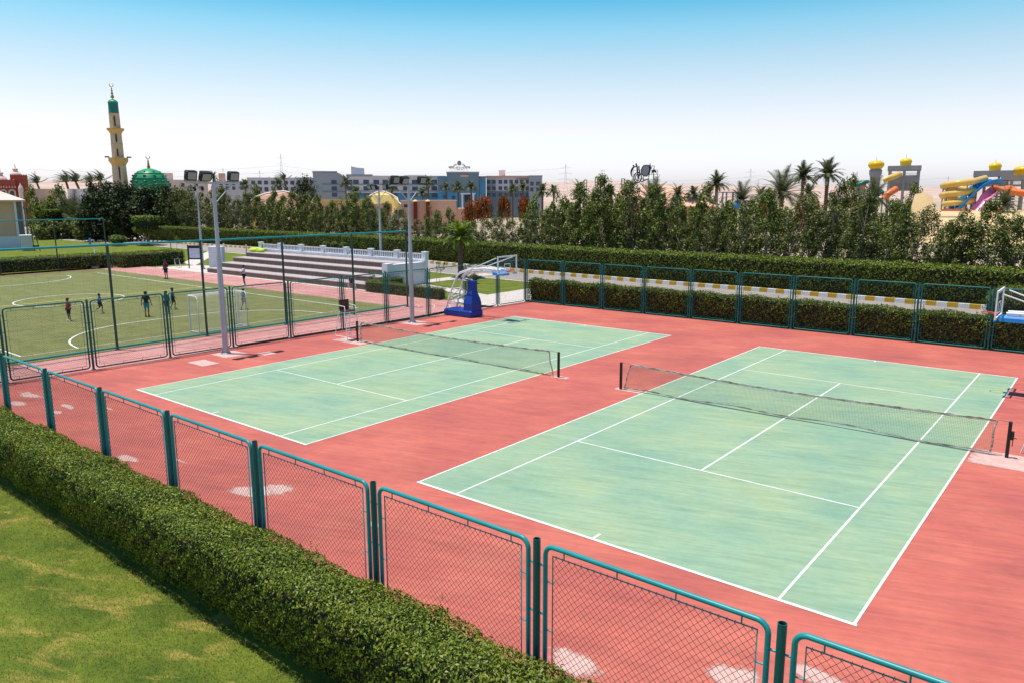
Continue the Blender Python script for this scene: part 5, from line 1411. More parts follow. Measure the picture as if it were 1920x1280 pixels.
def chute(name, label, m, pts, r, D, open_=True, u0=1830):
    f = Far(name, label, 'water slide', u0, D)
    P_ = [Vector((f.L(u), y, f.Z(v))) for u, v, y in pts]
    Q = []
    for i in range(len(P_) - 1):
        p0, p1, p2, p3 = P_[max(0, i - 1)], P_[i], P_[i + 1], P_[min(len(P_) - 1, i + 2)]
        for j in range(5):
            s_ = j / 5
            Q.append(.5 * ((2 * p1) + (p2 - p0) * s_ + (2 * p0 - 5 * p1 + 4 * p2 - p3) * s_ * s_ + (3 * p1 - p0 - 3 * p2 + p3) * s_ ** 3))
    Q.append(P_[-1])
    mb = MB()
    if open_:
        n = len(Q); vs = []
        for i, q in enumerate(Q):
            t_ = (Q[min(i + 1, n - 1)] - Q[max(i - 1, 0)]).normalized(); sd_ = t_.cross(Vector((0, 0, 1))).normalized(); u_ = sd_.cross(t_)
            for a in np.linspace(-PI * .95, -PI * .05, 7): vs.append(q + sd_ * math.cos(a) * r + u_ * math.sin(a) * r)
            for a in np.linspace(-PI * .02, -PI * .98, 7): vs.append(q + sd_ * math.cos(a) * r * 1.12 + u_ * math.sin(a) * r * 1.12)
        fs = [(i * 14 + j, i * 14 + (j + 1) % 14, i * 14 + 14 + (j + 1) % 14, i * 14 + 14 + j) for i in range(n - 1) for j in range(14)]
        mb.add(vs, fs, True)
    else: mb.tube(Q, r, 12)
    mb.build('chute', m, f.t)
    sp_ = MB()
    for i in range(3, len(Q) - 2, 6): sp_.tube([(Q[i].x, Q[i].y, 0), (Q[i].x, Q[i].y, Q[i].z - r * .8)], .14, 6)
    if sp_.v: sp_.build('support', M['concrete'], f.t)
chute('water_slide', 'blue open water slide running down to the left from the platform', M['bslide'], [(1868, 338, 0), (1855, 338.5, -2), (1842, 342, -4), (1830, 350, -5.5), (1818, 362, -7), (1808, 374, -8), (1796, 388, -9), (1788, 391, -10)], 1.15, 170, True, 1830)
chute('water_slide', 'pink and orange open slide right of the blue slide', M['pslide'], [(1873, 352, -1), (1866, 354, -2.5), (1858, 361, -4), (1850, 371, -6), (1842, 381, -7), (1834, 391, -8)], 1.1, 168, True, 1855)
chute('water_slide', 'orange open chute leading off to the right edge', M['oslide'], [(1872, 350, -2), (1882, 350, -4), (1895, 355, -6), (1912, 358, -7), (1935, 361, -8), (1955, 364, -8)], 1.3, 166, True, 1900)
sp_pts = [(1844, 338, -1)] + [(1797 + 28 * math.cos(a), 343 + a * 2.75, -5 - 4 * math.sin(a)) for a in np.linspace(.5, 2 * PI * 2.4, 26)]
chute('water_slide', 'yellow enclosed spiral tube slide left of the blue slide', M['yslide'], sp_pts, .72, 172, False, 1800)
t = Far('pool_terrace', 'raised sandy terrace with an orange edge below the slides', 'terrace', 1840, 152)
M['terrace'] = mat('terrace_sand', (.66, .47, .24), (.56, .39, .19), .15, .95, detail=8)
MB().add([(t.L(1735), -38, -.12), (t.L(1990), -38, -.12), (t.L(1960), 0, t.Z(399)), (t.L(1755), 0, t.Z(399)), (t.L(1960), 24, t.Z(399)), (t.L(1755), 24, t.Z(399)), (t.L(1990), 24, -.12), (t.L(1735), 24, -.12)], [(0, 1, 2, 3), (3, 2, 4, 5), (1, 6, 4, 2), (0, 3, 5, 7), (4, 6, 7, 5)]).build('deck', M['terrace'], t.t); MB().box(t.L(1768), t.L(1826), .3, .8, t.Z(399) + .003, t.Z(395)).build('edge', M['oslide'], t.t); MB().bevbox(t.L(1862), t.L(1886), 2, 5, t.Z(399) + .003, t.Z(392), .2).build('kiosk', M['oslide'], t.t)
MB().box(t.L(1772), t.L(1812), -9, -4, .3, t.Z(406)).build('step', M['cream'], t.t)
t = Far('sand_mound', 'sloping sandy bank left of the yellow spiral slide', 'bank', 1735, 150)
MB().add([(t.L(1700), 0, -.1), (t.L(1765), 0, -.1), (t.L(1765), 14, -.1), (t.L(1700), 14, -.1), (t.L(1716), 6, t.Z(366)), (t.L(1735), 6, t.Z(363)), (t.L(1752), 6, t.Z(372))], [(0, 1, 6, 5, 4), (1, 2, 6), (2, 3, 4, 5, 6), (3, 0, 4)]).build('slope', M['terrace'], t.t)

# pylons and wires ---------------------------------------------------
def pylon(u, v, D, arms, label):
    f = Far('pylon', label, 'pylon', u, D, 'pylons on the horizon')
    h = f.Z(v); k = h / 40; mb = MB(); th = D / F * .32
    b = 3.2 * k
    lv = np.linspace(0, 1, 9)
    for sx_ in (-1, 1):
        for sy_ in (-1, 1): mb.tube([(sx_ * b, sy_ * b, 0), (sx_ * b * .3, sy_ * b * .3, h * .6), (sx_ * .15, sy_ * .15, h)], th * .5, 4)
    for i in range(8):
        r0 = np.interp(lv[i], [0, .6, 1], [b, b * .3, .15]); r1 = np.interp(lv[i + 1], [0, .6, 1], [b, b * .3, .15])
        for s_ in (-1, 1): mb.tube([(s_ * r0, -r0, lv[i] * h), (-s_ * r1, -r1, lv[i + 1] * h)], th * .35, 4)
    mb.build('mast', M['hwhite'], f.t)
    mb = MB()
    for q, hw in arms:
        hw *= k; mb.tube([(-hw, 0, q * h), (0, 0, q * h + 1.5 * k), (hw, 0, q * h)], th * .4, 4); mb.tube([(-hw, 0, q * h), (hw, 0, q * h)], th * .4, 4)
    mb.build('crossarm', M['hwhite'], f.t)
    return f
A3 = [(.62, 8), (.76, 7), (.9, 5)]
pylon(531, 288, 520, [(.70, 3.5), (.82, 3.5), (.92, 2.5)], 'tallest thin lattice pylon above the pale hotel wing')
pylon(490, 319, 900, A3, 'small distant pylon above the pale hotel wing')
pylon(1061, 308, 800, A3, 'distant pylon between the hotel and the crescent sign')
pylon(1406, 318, 850, A3, 'distant pylon right of the first tall palm')
pylon(1421, 336, 1500, A3, 'faintest small pylon near the bushy palms')
pylon(1776, 333, 900, A3, 'distant pylon left of the right-hand slide platform')
pylon(71, 318, 1100, [(.8, 3), (.92, 2)], 'thin distant mast right of the red building')
pylon(422, 314, 900, [(.9, 3)], 'distant mast behind the first floodlights')
t = thing('power_lines', 'thin power lines strung between the distant pylons', 'power lines', site(531, 520), AZ)
mb = MB()
D = 560
for va, vm, vb, ua, ub in ((316, 321, 310, 60, 531), (330, 331, 322, 60, 531), (310, 322, 330, 531, 720), (322, 329, 336, 531, 760), (338, 341, 334, 1061, 1406), (345, 347, 341, 1061, 1406), (330, 341, 336, 1406, 1776), (316, 322, 328, 1061, 900)):
    pts = []
    for q in np.linspace(0, 1, 15):
        u = ua + (ub - ua) * q; v = va * (1 - q) ** 2 + 2 * (2 * vm - .5 * va - .5 * vb) * q * (1 - q) + vb * q * q
        pts.append((lat(u, D) - lat(531, 520), D - 520, hz(v, D)))
    MB().tube(pts, .05, 3, cap=False).build('cable', M['concrete'], t)

# ------------------------------------------------------------------ palms
PK = {}
PK['tall'] = [palm_meshes(10, 2.9, 44, 1.25, .30, 1, up=.70), palm_meshes(10, 2.7, 42, 1.25, .28, 2, up=.70)]
PK['mid'] = [palm_meshes(6, 2.9, 34, 1.4, .26, 3, up=.5), palm_meshes(6, 2.6, 32, 1.5, .24, 4, up=.6, lean=(.5, 0))]
PK['bushy'] = [palm_meshes(3.6, 4.2, 44, .95, .36, 5, up=.45, leafw=.062), palm_meshes(3.4, 3.8, 40, 1.1, .34, 6, up=.42, leafw=.062)]
wv = -hr * .42
wl = Matrix.Rotation(0, 3, 'Z')
PK['wind'] = [palm_meshes(8.5, 2.8, 26, .6, .2, 7, wind=(-.5, -.05), lean=(-1.6, 0), up=.9, leafw=.06, skirt=False), palm_meshes(8.5, 2.6, 24, .6, .2, 8, wind=(-.42, -.05), lean=(-1.0, 0), up=.9, leafw=.06, skirt=False)]
PN = {'tall': (10, 2.9, 2.2), 'mid': (6, 2.8, 2.0), 'bushy': (3.6, 4.0, 3.1), 'wind': (8.5, 2.4, 1.0)}
def palm(u, vt, wpx, D, kind, label, i=0, group='palms beyond the tree row'):
    h0, r0, tp = PN[kind]; k = D / F
    s = wpx * k / 2 / (r0 * .66)
    ht = hz(vt, D) - tp * s
    x, y, _ = site(u, D)
    t = thing('palm_tree', label, 'palm tree', (x, y, 0), AZ if kind == 'wind' else AZ + i * 1.9, group)
    t.scale = (s, s, s)
    me = PK[kind][i % 2]
    # trunk stretched to the height seen, crown kept at its own scale
    tr = link('trunk', me[1], t); tr.scale = (1, 1, ht / s / h0)
    fr = link('fronds', me[0], t, (0, 0, ht / s - h0))
    return t
PALMS = [
 (1550, 303, 46, 165, 'tall', 'tallest fan-crowned palm, right one of the pair standing against the sky', 0),
 (1505, 307, 45, 170, 'tall', 'tall palm, left one of the pair standing against the sky', 1),
 (1344, 324, 39, 160, 'tall', 'single tall palm between the crescent sign and the bushy palms', 1),
 (1467, 324, 66, 135, 'bushy', 'big bushy palm just left of the tall pair', 0),
 (1392, 343, 54, 140, 'bushy', 'bushy palm right of the single tall palm', 1),
 (1224, 343, 62, 118, 'bushy', 'wide drooping palm in front of the crescent sign', 0),
 (1272, 349, 34, 140, 'mid', 'palm right of the orange pavilion roof', 0),
 (1303, 349, 30, 150, 'mid', 'palm between the pavilion and the single tall palm', 1),
 (1428, 352, 34, 150, 'mid', 'palm left of the big bushy palm', 0),
 (1520, 345, 36, 150, 'mid', 'low palm under the tall pair', 1),
 (1640, 336, 58, 150, 'bushy', 'dark palm in front of the golden onion dome', 1),
 (1887, 360, 40, 150, 'bushy', 'grey-green palm under the slide platform', 0),
 (1147, 347, 28, 145, 'mid', 'palm left of the orange pavilion', 1),
 (1088, 341, 34, 155, 'mid', 'palm beside the left twin poles', 0),
 (1040, 346, 26, 170, 'mid', 'palm right of the plain grey hotel block', 1),
 (1018, 344, 28, 175, 'mid', 'palm in front of the hotel end block', 0),
 (982, 340, 22, 230, 'mid', 'palm in front of the right hotel wing', 1),
 (962, 344, 22, 220, 'mid', 'smaller palm in front of the right hotel wing', 0),
 (885, 338, 24, 240, 'mid', 'palm right of the hotel entrance portico', 1),
 (860, 339, 24, 235, 'mid', 'palm left of the hotel entrance portico', 0),
 (838, 341, 20, 240, 'mid', 'palm at the left corner of the blue entrance block', 1),
 (804, 331, 22, 250, 'mid', 'palm before the blue wing near the second court light pole', 0),
 (793, 351, 22, 230, 'mid', 'low palm above the maroon pillars', 1),
 (735, 336, 24, 240, 'mid', 'palm behind the yellow gable top', 0),
 (668, 347, 24, 230, 'mid', 'palm before the pale blue hotel wing', 1),
 (650, 330, 22, 250, 'mid', 'tall palm at the joint of the grey hotel block', 0),
 (524, 332, 24, 240, 'mid', 'palm before the pale two-storey wing', 1),
 (546, 329, 22, 250, 'wind', 'windblown palm beside the tall lattice pylon', 0),
 (462, 334, 22, 230, 'mid', 'palm at the left end of the pale two-storey wing', 1),
 (403, 322, 18, 230, 'mid', 'palm behind the crossbar of the first floodlight pole', 0),
 (86, 333, 26, 200, 'wind', 'windblown palm nearest the red building', 0),
 (137, 330, 30, 200, 'wind', 'windblown slim palm, second from the red building', 1),
 (162, 329, 32, 195, 'wind', 'windblown palm in the middle of the row left of the minaret', 0),
 (181, 332, 26, 205, 'wind', 'windblown palm second left of the minaret', 1),
 (207, 328, 30, 200, 'wind', 'windblown palm touching the left edge of the minaret', 0),
 (140, 358, 92, 150, 'bushy', 'wide feathery palm above the pale walls left of the dark trees', 1),
]
for p in PALMS: palm(*p)
yp = palm_meshes(3.7, 1.95, 40, 1.1, .27, 31, m=M['palmy'], up=.55, leafw=.085)
t = thing('young_palm', 'young bright green palm on the garden lawn beside the road', 'palm tree', (-35.2, 39.7, 0), .4); t.scale = (.95, .95, 1)
link('trunk', yp[1], t); link('fronds', yp[0], t)

# ------------------------------------------------------------------ other trees
big = [make_tree_mesh('dense_tree', 9, 6.5, .50, 70, 3800, M['darkleaf'], 1.0, 200 + i, (0, 0), 2, 'column' if i else 'wide', .2) for i in range(3)]  # dense
g3 = random.Random(4)
for k, (u, v, D, wm) in enumerate(((182, 347, 146, 5.6), (203, 345, 142, 6.2), (226, 346, 140, 6.4), (250, 350, 140, 6.0), (272, 355, 138, 6), (296, 352, 142, 6), (322, 353, 140, 6), (172, 365, 138, 5.5), (335, 360, 138, 6))):
    x, y, _ = site(u, D + g3.uniform(-4, 6)); h = hz(v, D)
    place_tree('dense_tree', big[k % 3], (x, y, -.2), g3.uniform(0, 6), wm / 6.5, '%s tree from the left in the dense dark clump below the minaret and dome' % ordinal(k + 1), group='dark trees below the minaret', sz=h / 9)
rt_m = make_tree_mesh('round_tree', 8, 8.5, .42, 60, 3200, M['darkleaf'], 1.5, 240, (0, 0), 2, 'round', .25)
def one(me, u, v, D, wpx, label, h0, w0, nm='round_tree', cat='tree', group=None, rz=0):
    x, y, _ = site(u, D); s = wpx * D / F / w0
    return place_tree(nm, me, (x, y, -.2), rz, s, label, cat, group, sz=hz(v, D) / h0)
one(rt_m, 574, 337, 215, 54, 'big round dark green tree in front of the grey hotel block', 8, 8.5)
yl = make_tree_mesh('broad_shrub', 5, 4.6, .36, 44, 2500, M['lightleaf'], .2, 250, (0, 0), 3, 'round', .12)
dl = make_tree_mesh('broad_shrub', 5, 4.6, .36, 44, 2500, M['ficus'], .2, 251, (0, 0), 3, 'round', .12)
for u, v, D, wpx, lb, me in ((92, 372, 150, 52, 'yellow-green shrub right of the tan hut roof', yl), (70, 383, 146, 40, 'small yellow-green shrub against the hut porch', yl), (62, 352, 160, 34, 'dark shrub in front of the red tower', dl),
                             (110, 352, 165, 46, 'olive shrub under the windblown palms', dl), (128, 405, 146, 60, 'dark bush behind the flat-topped topiary tree', dl), (85, 412, 144, 60, 'dark bush along the far road left of the topiary tree', dl), (152, 398, 142, 50, 'bush behind the far road, below the feathery palm', dl),
                             (480, 352, 180, 34, 'olive tree left of the peach gable', dl), (1600, 338, 170, 40, 'rounded tree left of the golden turret', dl), (1580, 348, 165, 34, 'rounded tree right of the tall palm pair', dl), (1715, 352, 160, 34, 'tree at the foot of the grey slide tower', dl), (1330, 352, 155, 44, 'round tree left of the pergola', dl),
                             (690, 372, 160, 34, 'olive bush below the yellow gable', dl), (1350, 405, 120, 40, 'bright bush behind the middle of the tree row', yl)):
    one(me, u, v, D, wpx, lb, 5, 4.6, 'broad_shrub', 'shrub', rz=u)
fm = make_tree_mesh('flame_tree', 4, 5.2, .36, 36, 2200, M['flame'], 2.3, 260, (0, 0), 2, 'round', .12)
for u, v, D, wpx, lb in ((905, 376, 150, 42, 'red flowering tree right of the hotel entrance'), (945, 374, 150, 26, 'red flowering tree below the right hotel wing'), (985, 375, 140, 26, 'orange flowering tree below the hotel end block'), (880, 384, 140, 26, 'small red flowering tree by the end of the peach wall'),
                         (1442, 386, 110, 34, 'orange flowering tree under the big bushy palm'), (1504, 384, 110, 24, 'red flowering tree under the tall palm pair'), (1534, 388, 105, 22, 'orange flowering tree right of the tall palm pair')):
    one(fm, u, v, D, wpx, lb, 4, 5.2, 'flame_tree', 'tree', 'flowering trees', rz=u)
# pergola and low walls seen between the trees
f = Far('pergola', 'open brown pergola with a blue tub beside the single tall palm', 'pergola', 1362, 140)
mb = MB()
for u in (1346, 1356, 1363, 1375, 1384): mb.box(f.L(u) - .15, f.L(u) + .15, 0, .3, -.1, f.Z(362))
mb.box(f.L(1344), f.L(1390), -.1, .4, f.Z(363), f.Z(361)).build('frame', M['concrete'], f.t)
MB().lathe([(.5, f.Z(392)), (.75, f.Z(388)), (.75, f.Z(384)), (.6, f.Z(383))], 14, (f.L(1383), -1, 0)).build('tub', M['lblue'], f.t)
gb_ = random.Random(9)
for k in range(14):
    u = 1005 + k * 52 + gb_.uniform(-10, 10); D = gb_.uniform(78, 120); v = 372 + gb_.uniform(2, 24)
    one(gb_.choice((yl, dl, dl)), u, v, D, gb_.uniform(44, 66) * 95 / D, '%s leafy bush from the left, filling the gaps behind the tree row' % ordinal(k + 1), 5, 4.6, 'broad_shrub', 'shrub', 'bushes between the tree row and the palms', rz=u)
f = Far('pale_wall_building', 'low pale walls and house fronts below the windblown palms', 'building', 130, 172)
f.block('wall', M['cream'], 92, 172, 372, dep=6); f.block('upper_wall', M['hwhite'], 128, 168, 352, y0=4, dep=5); f.block('side_wall', M['tan'], 62, 110, 352, y0=6, dep=5)
for u in (104, 138, 152): f.win(u, 384, 5, 8, 0, 'doorway', 'dark')
f = Far('roof_pergola', 'dark slatted roof pergola left of the minaret base', 'pergola', 183, 178)
mb = MB()
for u in np.linspace(171, 195, 7): mb.box(f.L(u) - .1, f.L(u) + .1, 0, .2, 0, f.Z(343.5))
mb.build('post', M['maroon'], f.t); MB().box(f.L(170), f.L(196), -.2, 2.5, f.Z(343.5) + .002, f.Z(342.4)).build('slats', M['maroon'], f.t)

# clipped topiary ------------------------------------------------------
def topiary(name, label, loc, rx, ry, z0, z1, trunk, leaf, n, m, flat=True, soil=0, group=None):
    t = thing(name, label, 'topiary', loc, 0, group)
    u = rng.uniform(-1, 1, n); a = rng.uniform(0, 2 * PI, n)
    e = 7 if flat else 2.4
    ph = rng.uniform(0, PI, n)
    sr = np.sign(np.sin(ph)) * np.abs(np.sin(ph)) ** (2 / e); sz_ = np.sign(np.cos(ph)) * np.abs(np.cos(ph)) ** (2 / e)
    zc, hh = (z0 + z1) / 2, (z1 - z0) / 2
    P = np.stack([rx * sr * np.cos(a), ry * sr * np.sin(a), zc + hh * sz_], 1)
    # even cover of the flat top
    k = n // 3; r_ = np.sqrt(rng.uniform(0, 1, k)); P[:k] = np.stack([rx * .96 * r_ * np.cos(a[:k]), ry * .96 * r_ * np.sin(a[:k]), np.full(k, z1) if flat else zc + hh * np.sqrt(1 - r_ ** 2 * .98)], 1)
    N = (P - np.array([0, 0, zc])) / np.array([rx, ry, hh]) ** 2; N /= np.linalg.norm(N, axis=1)[:, None]
    core = MB()
    if flat: core.add([(rx * f_ * math.cos(2 * PI * i / 14), ry * f_ * math.sin(2 * PI * i / 14), z_) for f_, z_ in ((.6, z0 + .1), (.88, z0 + .35), (.88, z1 - .25), (.7, z1 - .1)) for i in range(14)],
                      [(k * 14 + i, k * 14 + (i + 1) % 14, k * 14 + 14 + (i + 1) % 14, k * 14 + 14 + i) for k in range(3) for i in range(14)] + [tuple(range(42, 56)), tuple(range(13, -1, -1))])
    else: core.ball((0, 0, zc), 1, (rx * .9, ry * .9, hh * .9), 12)
    P += rng.normal(0, leaf * .3, P.shape)
    link('crown', leaf_mesh('topiary_crown', P, N, leaf, m, .55, .5, core), t)
    if trunk:
        mb = MB()
        for k in range(4): q = k * 1.6; mb.tube([(.1 * math.cos(q), .1 * math.sin(q), 0), (.12 * math.cos(q), .12 * math.sin(q), z0 * .5), (rx * .4 * math.cos(q), ry * .4 * math.sin(q), z0 + .3)], [trunk, trunk * .8, trunk * .6], 6)
        mb.build('trunk', M['bark'], t)
    if soil: MB().lathe([(soil, 0), (soil * .98, .06), (.01, .1)], 24).build('soil_bed', M['soil'], t)
    return t
topiary('topiary_tree', 'flat-topped clipped tree on forked stems in a round soil bed beside the road', (-110.5, 46.2, -.05), 2.35, 2.0, 2.1, 4.6, .12, .24, 5200, M['hedge2'], True, 1.9)
topiary('topiary_bush', 'low oval clipped bush in front of the flat-topped tree', (-112.4, 42.3, -.05), 1.5, 1.3, .25, 1.7, 0, .18, 1300, M['hedge2'], False)
topiary('topiary_tree', 'small flat-topped clipped tree left of the far ball-stop fence corner', (-148, 46.2, -.05), 2.0, 1.7, 3.4, 5.4, .1, .24, 3600, M['hedge2'], True, 1.2)
for k, (x, l_) in enumerate(((-50.2, 'left'), (-48.75, 'middle'), (-47.3, 'right'))):
    topiary('ball_topiary', '%s one of the three ball-clipped plants behind the white balustrade' % l_, (x, 35.6, 0), .42, .42, 2.25, 3.05, .05, .09, 420, M['hedge2'], False, 0, 'ball topiaries')
topiary('round_bush', 'broad yellowish clipped bush behind the right end of the court fence', (9.3, 36.0, 0), 1.35, 1.2, .3, 2.6, 0, .09, 3600, M['lightleaf'], False)
topiary('round_bush', 'small clipped bush at the end of the pale garden path', (-30.9, 36.6, 0), .6, .6, .1, .8, 0, .09, 500, M['hedge2'], False)
sap = make_tree_mesh('sapling', 2.3, 1.1, .13, 12, 130, M['lightleaf'], 1.2, 300, (.35, .1), 2, 'round', .035)
place_tree('sapling', sap, (-31.6, 33.0, 0), .5, 1.0, 'thin bent sapling on the lawn behind the court fence', 'sapling')
sap2 = make_tree_mesh('sapling', 1.4, .9, .12, 10, 160, M['ficus'], .7, 301, (0, 0), 1, 'round', .03)
for k, (x, y, l_) in enumerate(((-35.4, 28.9, 'left'), (-34.0, 29.2, 'right'))): place_tree('small_plant', sap2, (x, y, 0), k, 1.0, '%s of two small dark plants beside the bleacher end wall' % l_, 'plant', 'small plants by the bleachers')
sap3 = make_tree_mesh('sapling', 1.9, 1.3, .14, 10, 200, M['lightleaf'], 1.1, 302, (0, 0), 1, 'round', .03)
place_tree('sapling', sap3, (-91.5, 41.2, 0), 0, 1.0, 'small round-headed sapling on the lawn island left of the noticeboard', 'sapling')
def bollard(label, loc):
    t = thing('bollard_light', label, 'bollard', loc, 0, 'bollard lights along the road')
    MB().lathe([(.11, 0), (.11, .03), (.06, .05), (.06, .85)], 12).build('post', M['black'], t)
    MB().lathe([(.09, .85), (.1, .88), (.1, 1.08), (.12, 1.1), (.03, 1.16)], 12).build('lamp_head', M['white'], t)
for lb, loc in (('bollard light on the lawn island between the topiary tree and the sapling', (-98, 43.6, 0)), ('bollard light at the road edge above the equipment cabinet', (-86, 45.2, 0)), ('bollard light left of the lime cloth on the bleachers', (-80.5, 45.3, 0)), ('bollard light far left below the yellow-green shrubs', (-138, 43.6, 0)), ('dark bollard light behind the second fence panel from the corner', (-14.2, 37.4, 0))):
    bollard(lb, loc)

# ------------------------------------------------------------------ people
dg = None
def skin_mesh(name, verts, edges, radii, m, root=0, sub=1):
    me = bpy.data.meshes.new(name + '_rig'); me.from_pydata(verts, edges, [])
    o = bpy.data.objects.new(name + '_rig', me); COL.objects.link(o)
    md = o.modifiers.new('skin', 'SKIN'); md.use_smooth_shade = True
    for i, r in enumerate(radii):
        sv = me.skin_vertices[0].data[i]; sv.radius = (r, r); sv.use_root = (i == root)
    if sub: s = o.modifiers.new('sub', 'SUBSURF'); s.levels = s.render_levels = sub
    deps = bpy.context.evaluated_depsgraph_get(); deps.update()
    out = bpy.data.meshes.new_from_object(o.evaluated_get(deps)); out.name = name
    bpy.data.objects.remove(o); bpy.data.meshes.remove(me)
    out.materials.clear(); out.materials.append(m)
    out.polygons.foreach_set('use_smooth', [True] * len(out.polygons))
    return out
def person(label, loc, face, H, shirt, shorts, pose, long_sleeve=False, socks=None):
    """pose: joint overrides in a 1.75 m body, x right, y forward, z up"""
    J = dict(pelvis=(0, 0, .95), waist=(0, 0, 1.08), chest=(0, .0, 1.30), neck=(0, .0, 1.47), head0=(0, .015, 1.56), head1=(0, .02, 1.64), head2=(0, .01, 1.71))
    for s, n in ((-1, 'l'), (1, 'r')):
        J.update({'sh' + n: (s * .17, 0, 1.41), 'el' + n: (s * .25, -.02, 1.14), 'wr' + n: (s * .27, .05, .90), 'pa' + n: (s * .27, .07, .83),
                  'hip' + n: (s * .09, 0, .90), 'kn' + n: (s * .10, .03, .49), 'an' + n: (s * .10, -.03, .08), 'to' + n: (s * .11, .14, .035)})
    J.update(pose)
    k = H / 1.75; sc_ = lambda p: (p[0] * k, p[1] * k, p[2] * k)
    names = ['pelvis', 'waist', 'chest', 'neck', 'head0', 'head1', 'head2']
    rad = [.12, .105, .125, .052, .088, .098, .06]
    ed = [(0, 1), (1, 2), (2, 3), (3, 4), (4, 5), (5, 6)]
    V = [J[n] for n in names]
    def add(p, r, par): V.append(tuple(p)); rad.append(r); ed.append((par, len(V) - 1)); return len(V) - 1
    for n, s in (('l', -1), ('r', 1)):
        a = add(J['sh' + n], .058, 2); b = add(J['el' + n], .042, a); c = add(J['wr' + n], .028, b); d = add(J['pa' + n], .034, c)
        fdir = (Vector(J['pa' + n]) - Vector(J['wr' + n])).normalized(); side = fdir.cross(Vector((0, 1, .2))).normalized()
        for q, L_ in ((-1.5, .055), (-.5, .07), (.5, .066), (1.5, .05)):
            p0 = Vector(J['pa' + n]) + fdir * .035 + side * q * .016
            e = add(p0, .009, d); add(p0 + fdir * L_ * .55 + Vector((0, .012, 0)), .008, e)
        th = Vector(J['wr' + n]) + fdir * .03 + Vector((0, .035, 0)); e = add(th, .011, d); add(th + fdir * .045 + Vector((0, .015, 0)), .009, e)
        a = add(J['hip' + n], .088, 0); b = add(J['kn' + n], .056, a); c = add(J['an' + n], .036, b); add(J['to' + n], .032, c)
    V.append((J['head1'][0], J['head1'][1] + .105, J['head1'][2] - .02)); rad.append(.016); ed.append((5, len(V) - 1))
    for s in (-1, 1): V.append((J['head1'][0] + s * .1, J['head1'][1], J['head1'][2] - .01)); rad.append(.018); ed.append((5, len(V) - 1))
    o = link('person', skin_mesh('person', [sc_(p) for p in V], ed, [r * k for r in rad], M['skin']))
    o.location = loc; o.rotation_euler = (0, 0, face)
    tag(o, label, 'person')
    L_ = lambda a, b, q: tuple(Vector(J[a]).lerp(Vector(J[b]), q))
    sv = [L_('pelvis', 'waist', .35), J['waist'], J['chest'], (J['neck'][0], J['neck'][1], J['neck'][2] - .02)]; se = [(0, 1), (1, 2), (2, 3)]; sr = [.148, .135, .148, .07]
    for n in 'lr':
        q = 1.9 if long_sleeve else .8
        sv += [J['sh' + n], L_('sh' + n, 'el' + n, .75)]; sr += [.082, .066]; se += [(2, len(sv) - 2), (len(sv) - 2, len(sv) - 1)]
        if long_sleeve: sv += [J['el' + n], L_('el' + n, 'wr' + n, .9)]; sr += [.058, .044]; se += [(len(sv) - 3, len(sv) - 2), (len(sv) - 2, len(sv) - 1)]
    link('shirt', skin_mesh('shirt', [sc_(p) for p in sv], se, [r * k for r in sr], M[shirt], 1), o)
    pv = [(J['pelvis'][0], J['pelvis'][1], J['pelvis'][2] + .03)]; pe = []; pr = [.142]
    for n in 'lr':
        pv += [J['hip' + n], L_('hip' + n, 'kn' + n, .5), L_('hip' + n, 'kn' + n, .92)]; pr += [.108, .098, .088]
        m_ = len(pv); pe += [(0, m_ - 3), (m_ - 3, m_ - 2), (m_ - 2, m_ - 1)]
    link('shorts', skin_mesh('shorts', [sc_(p) for p in pv], pe, [r * k for r in pr], M[shorts], 0), o)
    hm = MB(); hc = J['head1']; hm.ball((hc[0] * k, (hc[1] - .022) * k, (hc[2] + .025) * k), .112 * k, (1, 1.02, .98), 14); hm.build('hair', M['hair'], o)
    sh = MB()
    for n in 'lr':
        a, b = Vector(J['an' + n]), Vector(J['to' + n]); d = (b - a); d.z = 0; d.normalize()
        pts = [a - d * .05 + Vector((0, 0, -.035)), a + Vector((0, 0, -.025)), b, b + d * .05]
        sh.tube([tuple(Vector(sc_(p))) for p in pts], [.04 * k, .052 * k, .045 * k, .025 * k], 8)
    sh.build('shoes', M[socks or 'black'], o)
    return o
view = math.atan2(-hf.x, hf.y)          # body facing away from the camera
walk = dict(knl=(-.10, .16, .52), anl=(-.10, .10, .10), tol=(-.10, .26, .06), knr=(.10, -.02, .49), anr=(.10, -.26, .10), tor=(.11, -.12, .035), ell=(-.25, -.12, 1.15), wrl=(-.24, -.08, .92), pal=(-.24, -.06, .85), elr=(.25, .08, 1.15), wrr=(.22, .22, .96), par=(.21, .26, .90))
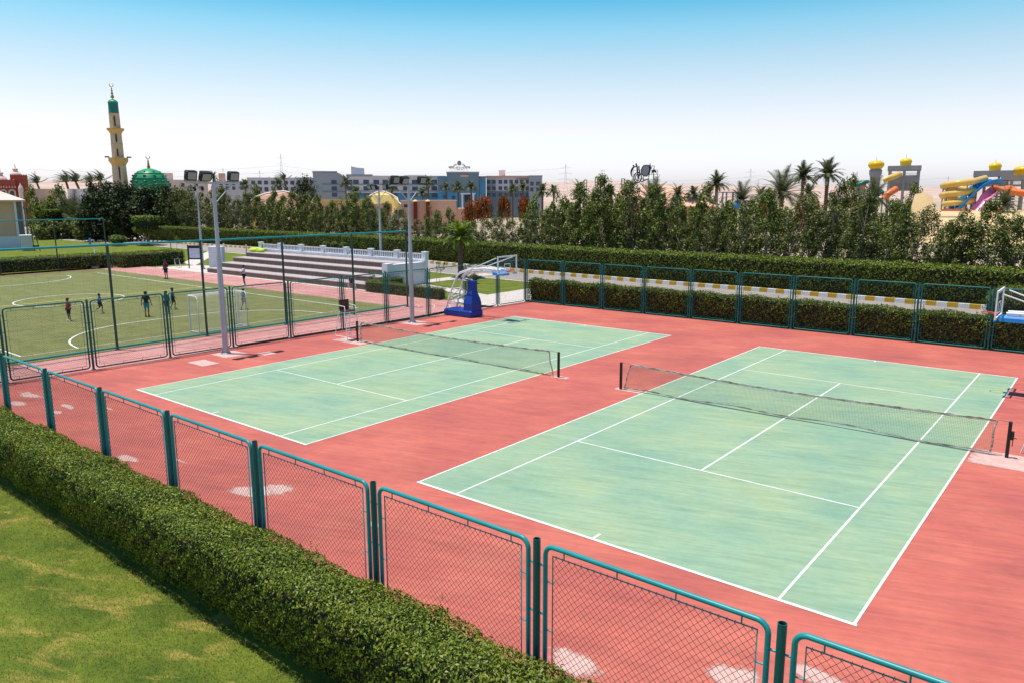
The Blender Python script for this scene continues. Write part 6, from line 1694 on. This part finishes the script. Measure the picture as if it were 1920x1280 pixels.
person('referee-like man in a maroon shirt and dark shorts at the far touchline', (-56.0, 21.6, 0), view + R(160), 1.76, 'maroon_cloth', 'navy_cloth', dict(wrl=(-.20, .14, 1.05), pal=(-.14, .2, 1.08), ell=(-.27, -.03, 1.16), knl=(-.13, .03, .49), anl=(-.14, 0, .08), tol=(-.16, .15, .035)), True, 'black')
person('person in a white shirt and dark shorts standing on the track before the bleachers', (-45.3, 23.1, 0), view + R(95), 1.76, 'white_cloth', 'black_cloth', dict(wrl=(-.12, .16, 1.1), pal=(-.06, .18, 1.14), wrr=(.12, .16, 1.12), par=(.06, .18, 1.15), ell=(-.26, 0, 1.16), elr=(.26, 0, 1.16)), False, 'sock')
person('boy in a red shirt and black shorts standing at the left of the group', (-36.3, 5.5, 0), view + R(150), 1.42, 'red_cloth', 'black_cloth', dict(knl=(-.15, .04, .49), anl=(-.17, 0, .08), tol=(-.2, .14, .035), ell=(-.30, -.04, 1.2), wrl=(-.32, .08, 1.02), pal=(-.32, .12, .97)), False, 'sock')
person('small boy running in a blue and red shirt with one foot raised', (-38.1, 8.1, 0), view + R(-80), 1.3, 'blue_cloth', 'navy_cloth', dict(walk, anr=(.10, -.38, .34), tor=(.1, -.36, .22), elr=(.28, .14, 1.2), wrr=(.3, .36, 1.16), par=(.3, .42, 1.15)), False, 'sock')
person('tallest boy seen from behind in a black shirt and turquoise shorts', (-34.2, 9.3, 0), view + R(8), 1.62, 'black_cloth', 'turquoise_cloth', dict(ell=(-.28, -.03, 1.14), wrl=(-.32, .02, .9), pal=(-.33, .03, .83), elr=(.28, -.03, 1.14), wrr=(.32, .02, .9), par=(.33, .03, .83)), False, 'black')
person('boy in a dark teal shirt half hidden behind the fence posts', (-34.4, 10.7, 0), view + R(10), 1.5, 'teal_cloth', 'black_cloth', {}, False, 'sock')
person('boy in a blue and dark shirt walking, right of the fence posts', (-36.1, 12.0, 0), view + R(-70), 1.46, 'blue_cloth', 'navy_cloth', walk, False, 'sock')
person('boy in a teal shirt walking near the right goal post', (-32.0, 14.8, 0), view + R(-110), 1.42, 'teal_cloth', 'black_cloth', walk, False, 'black')
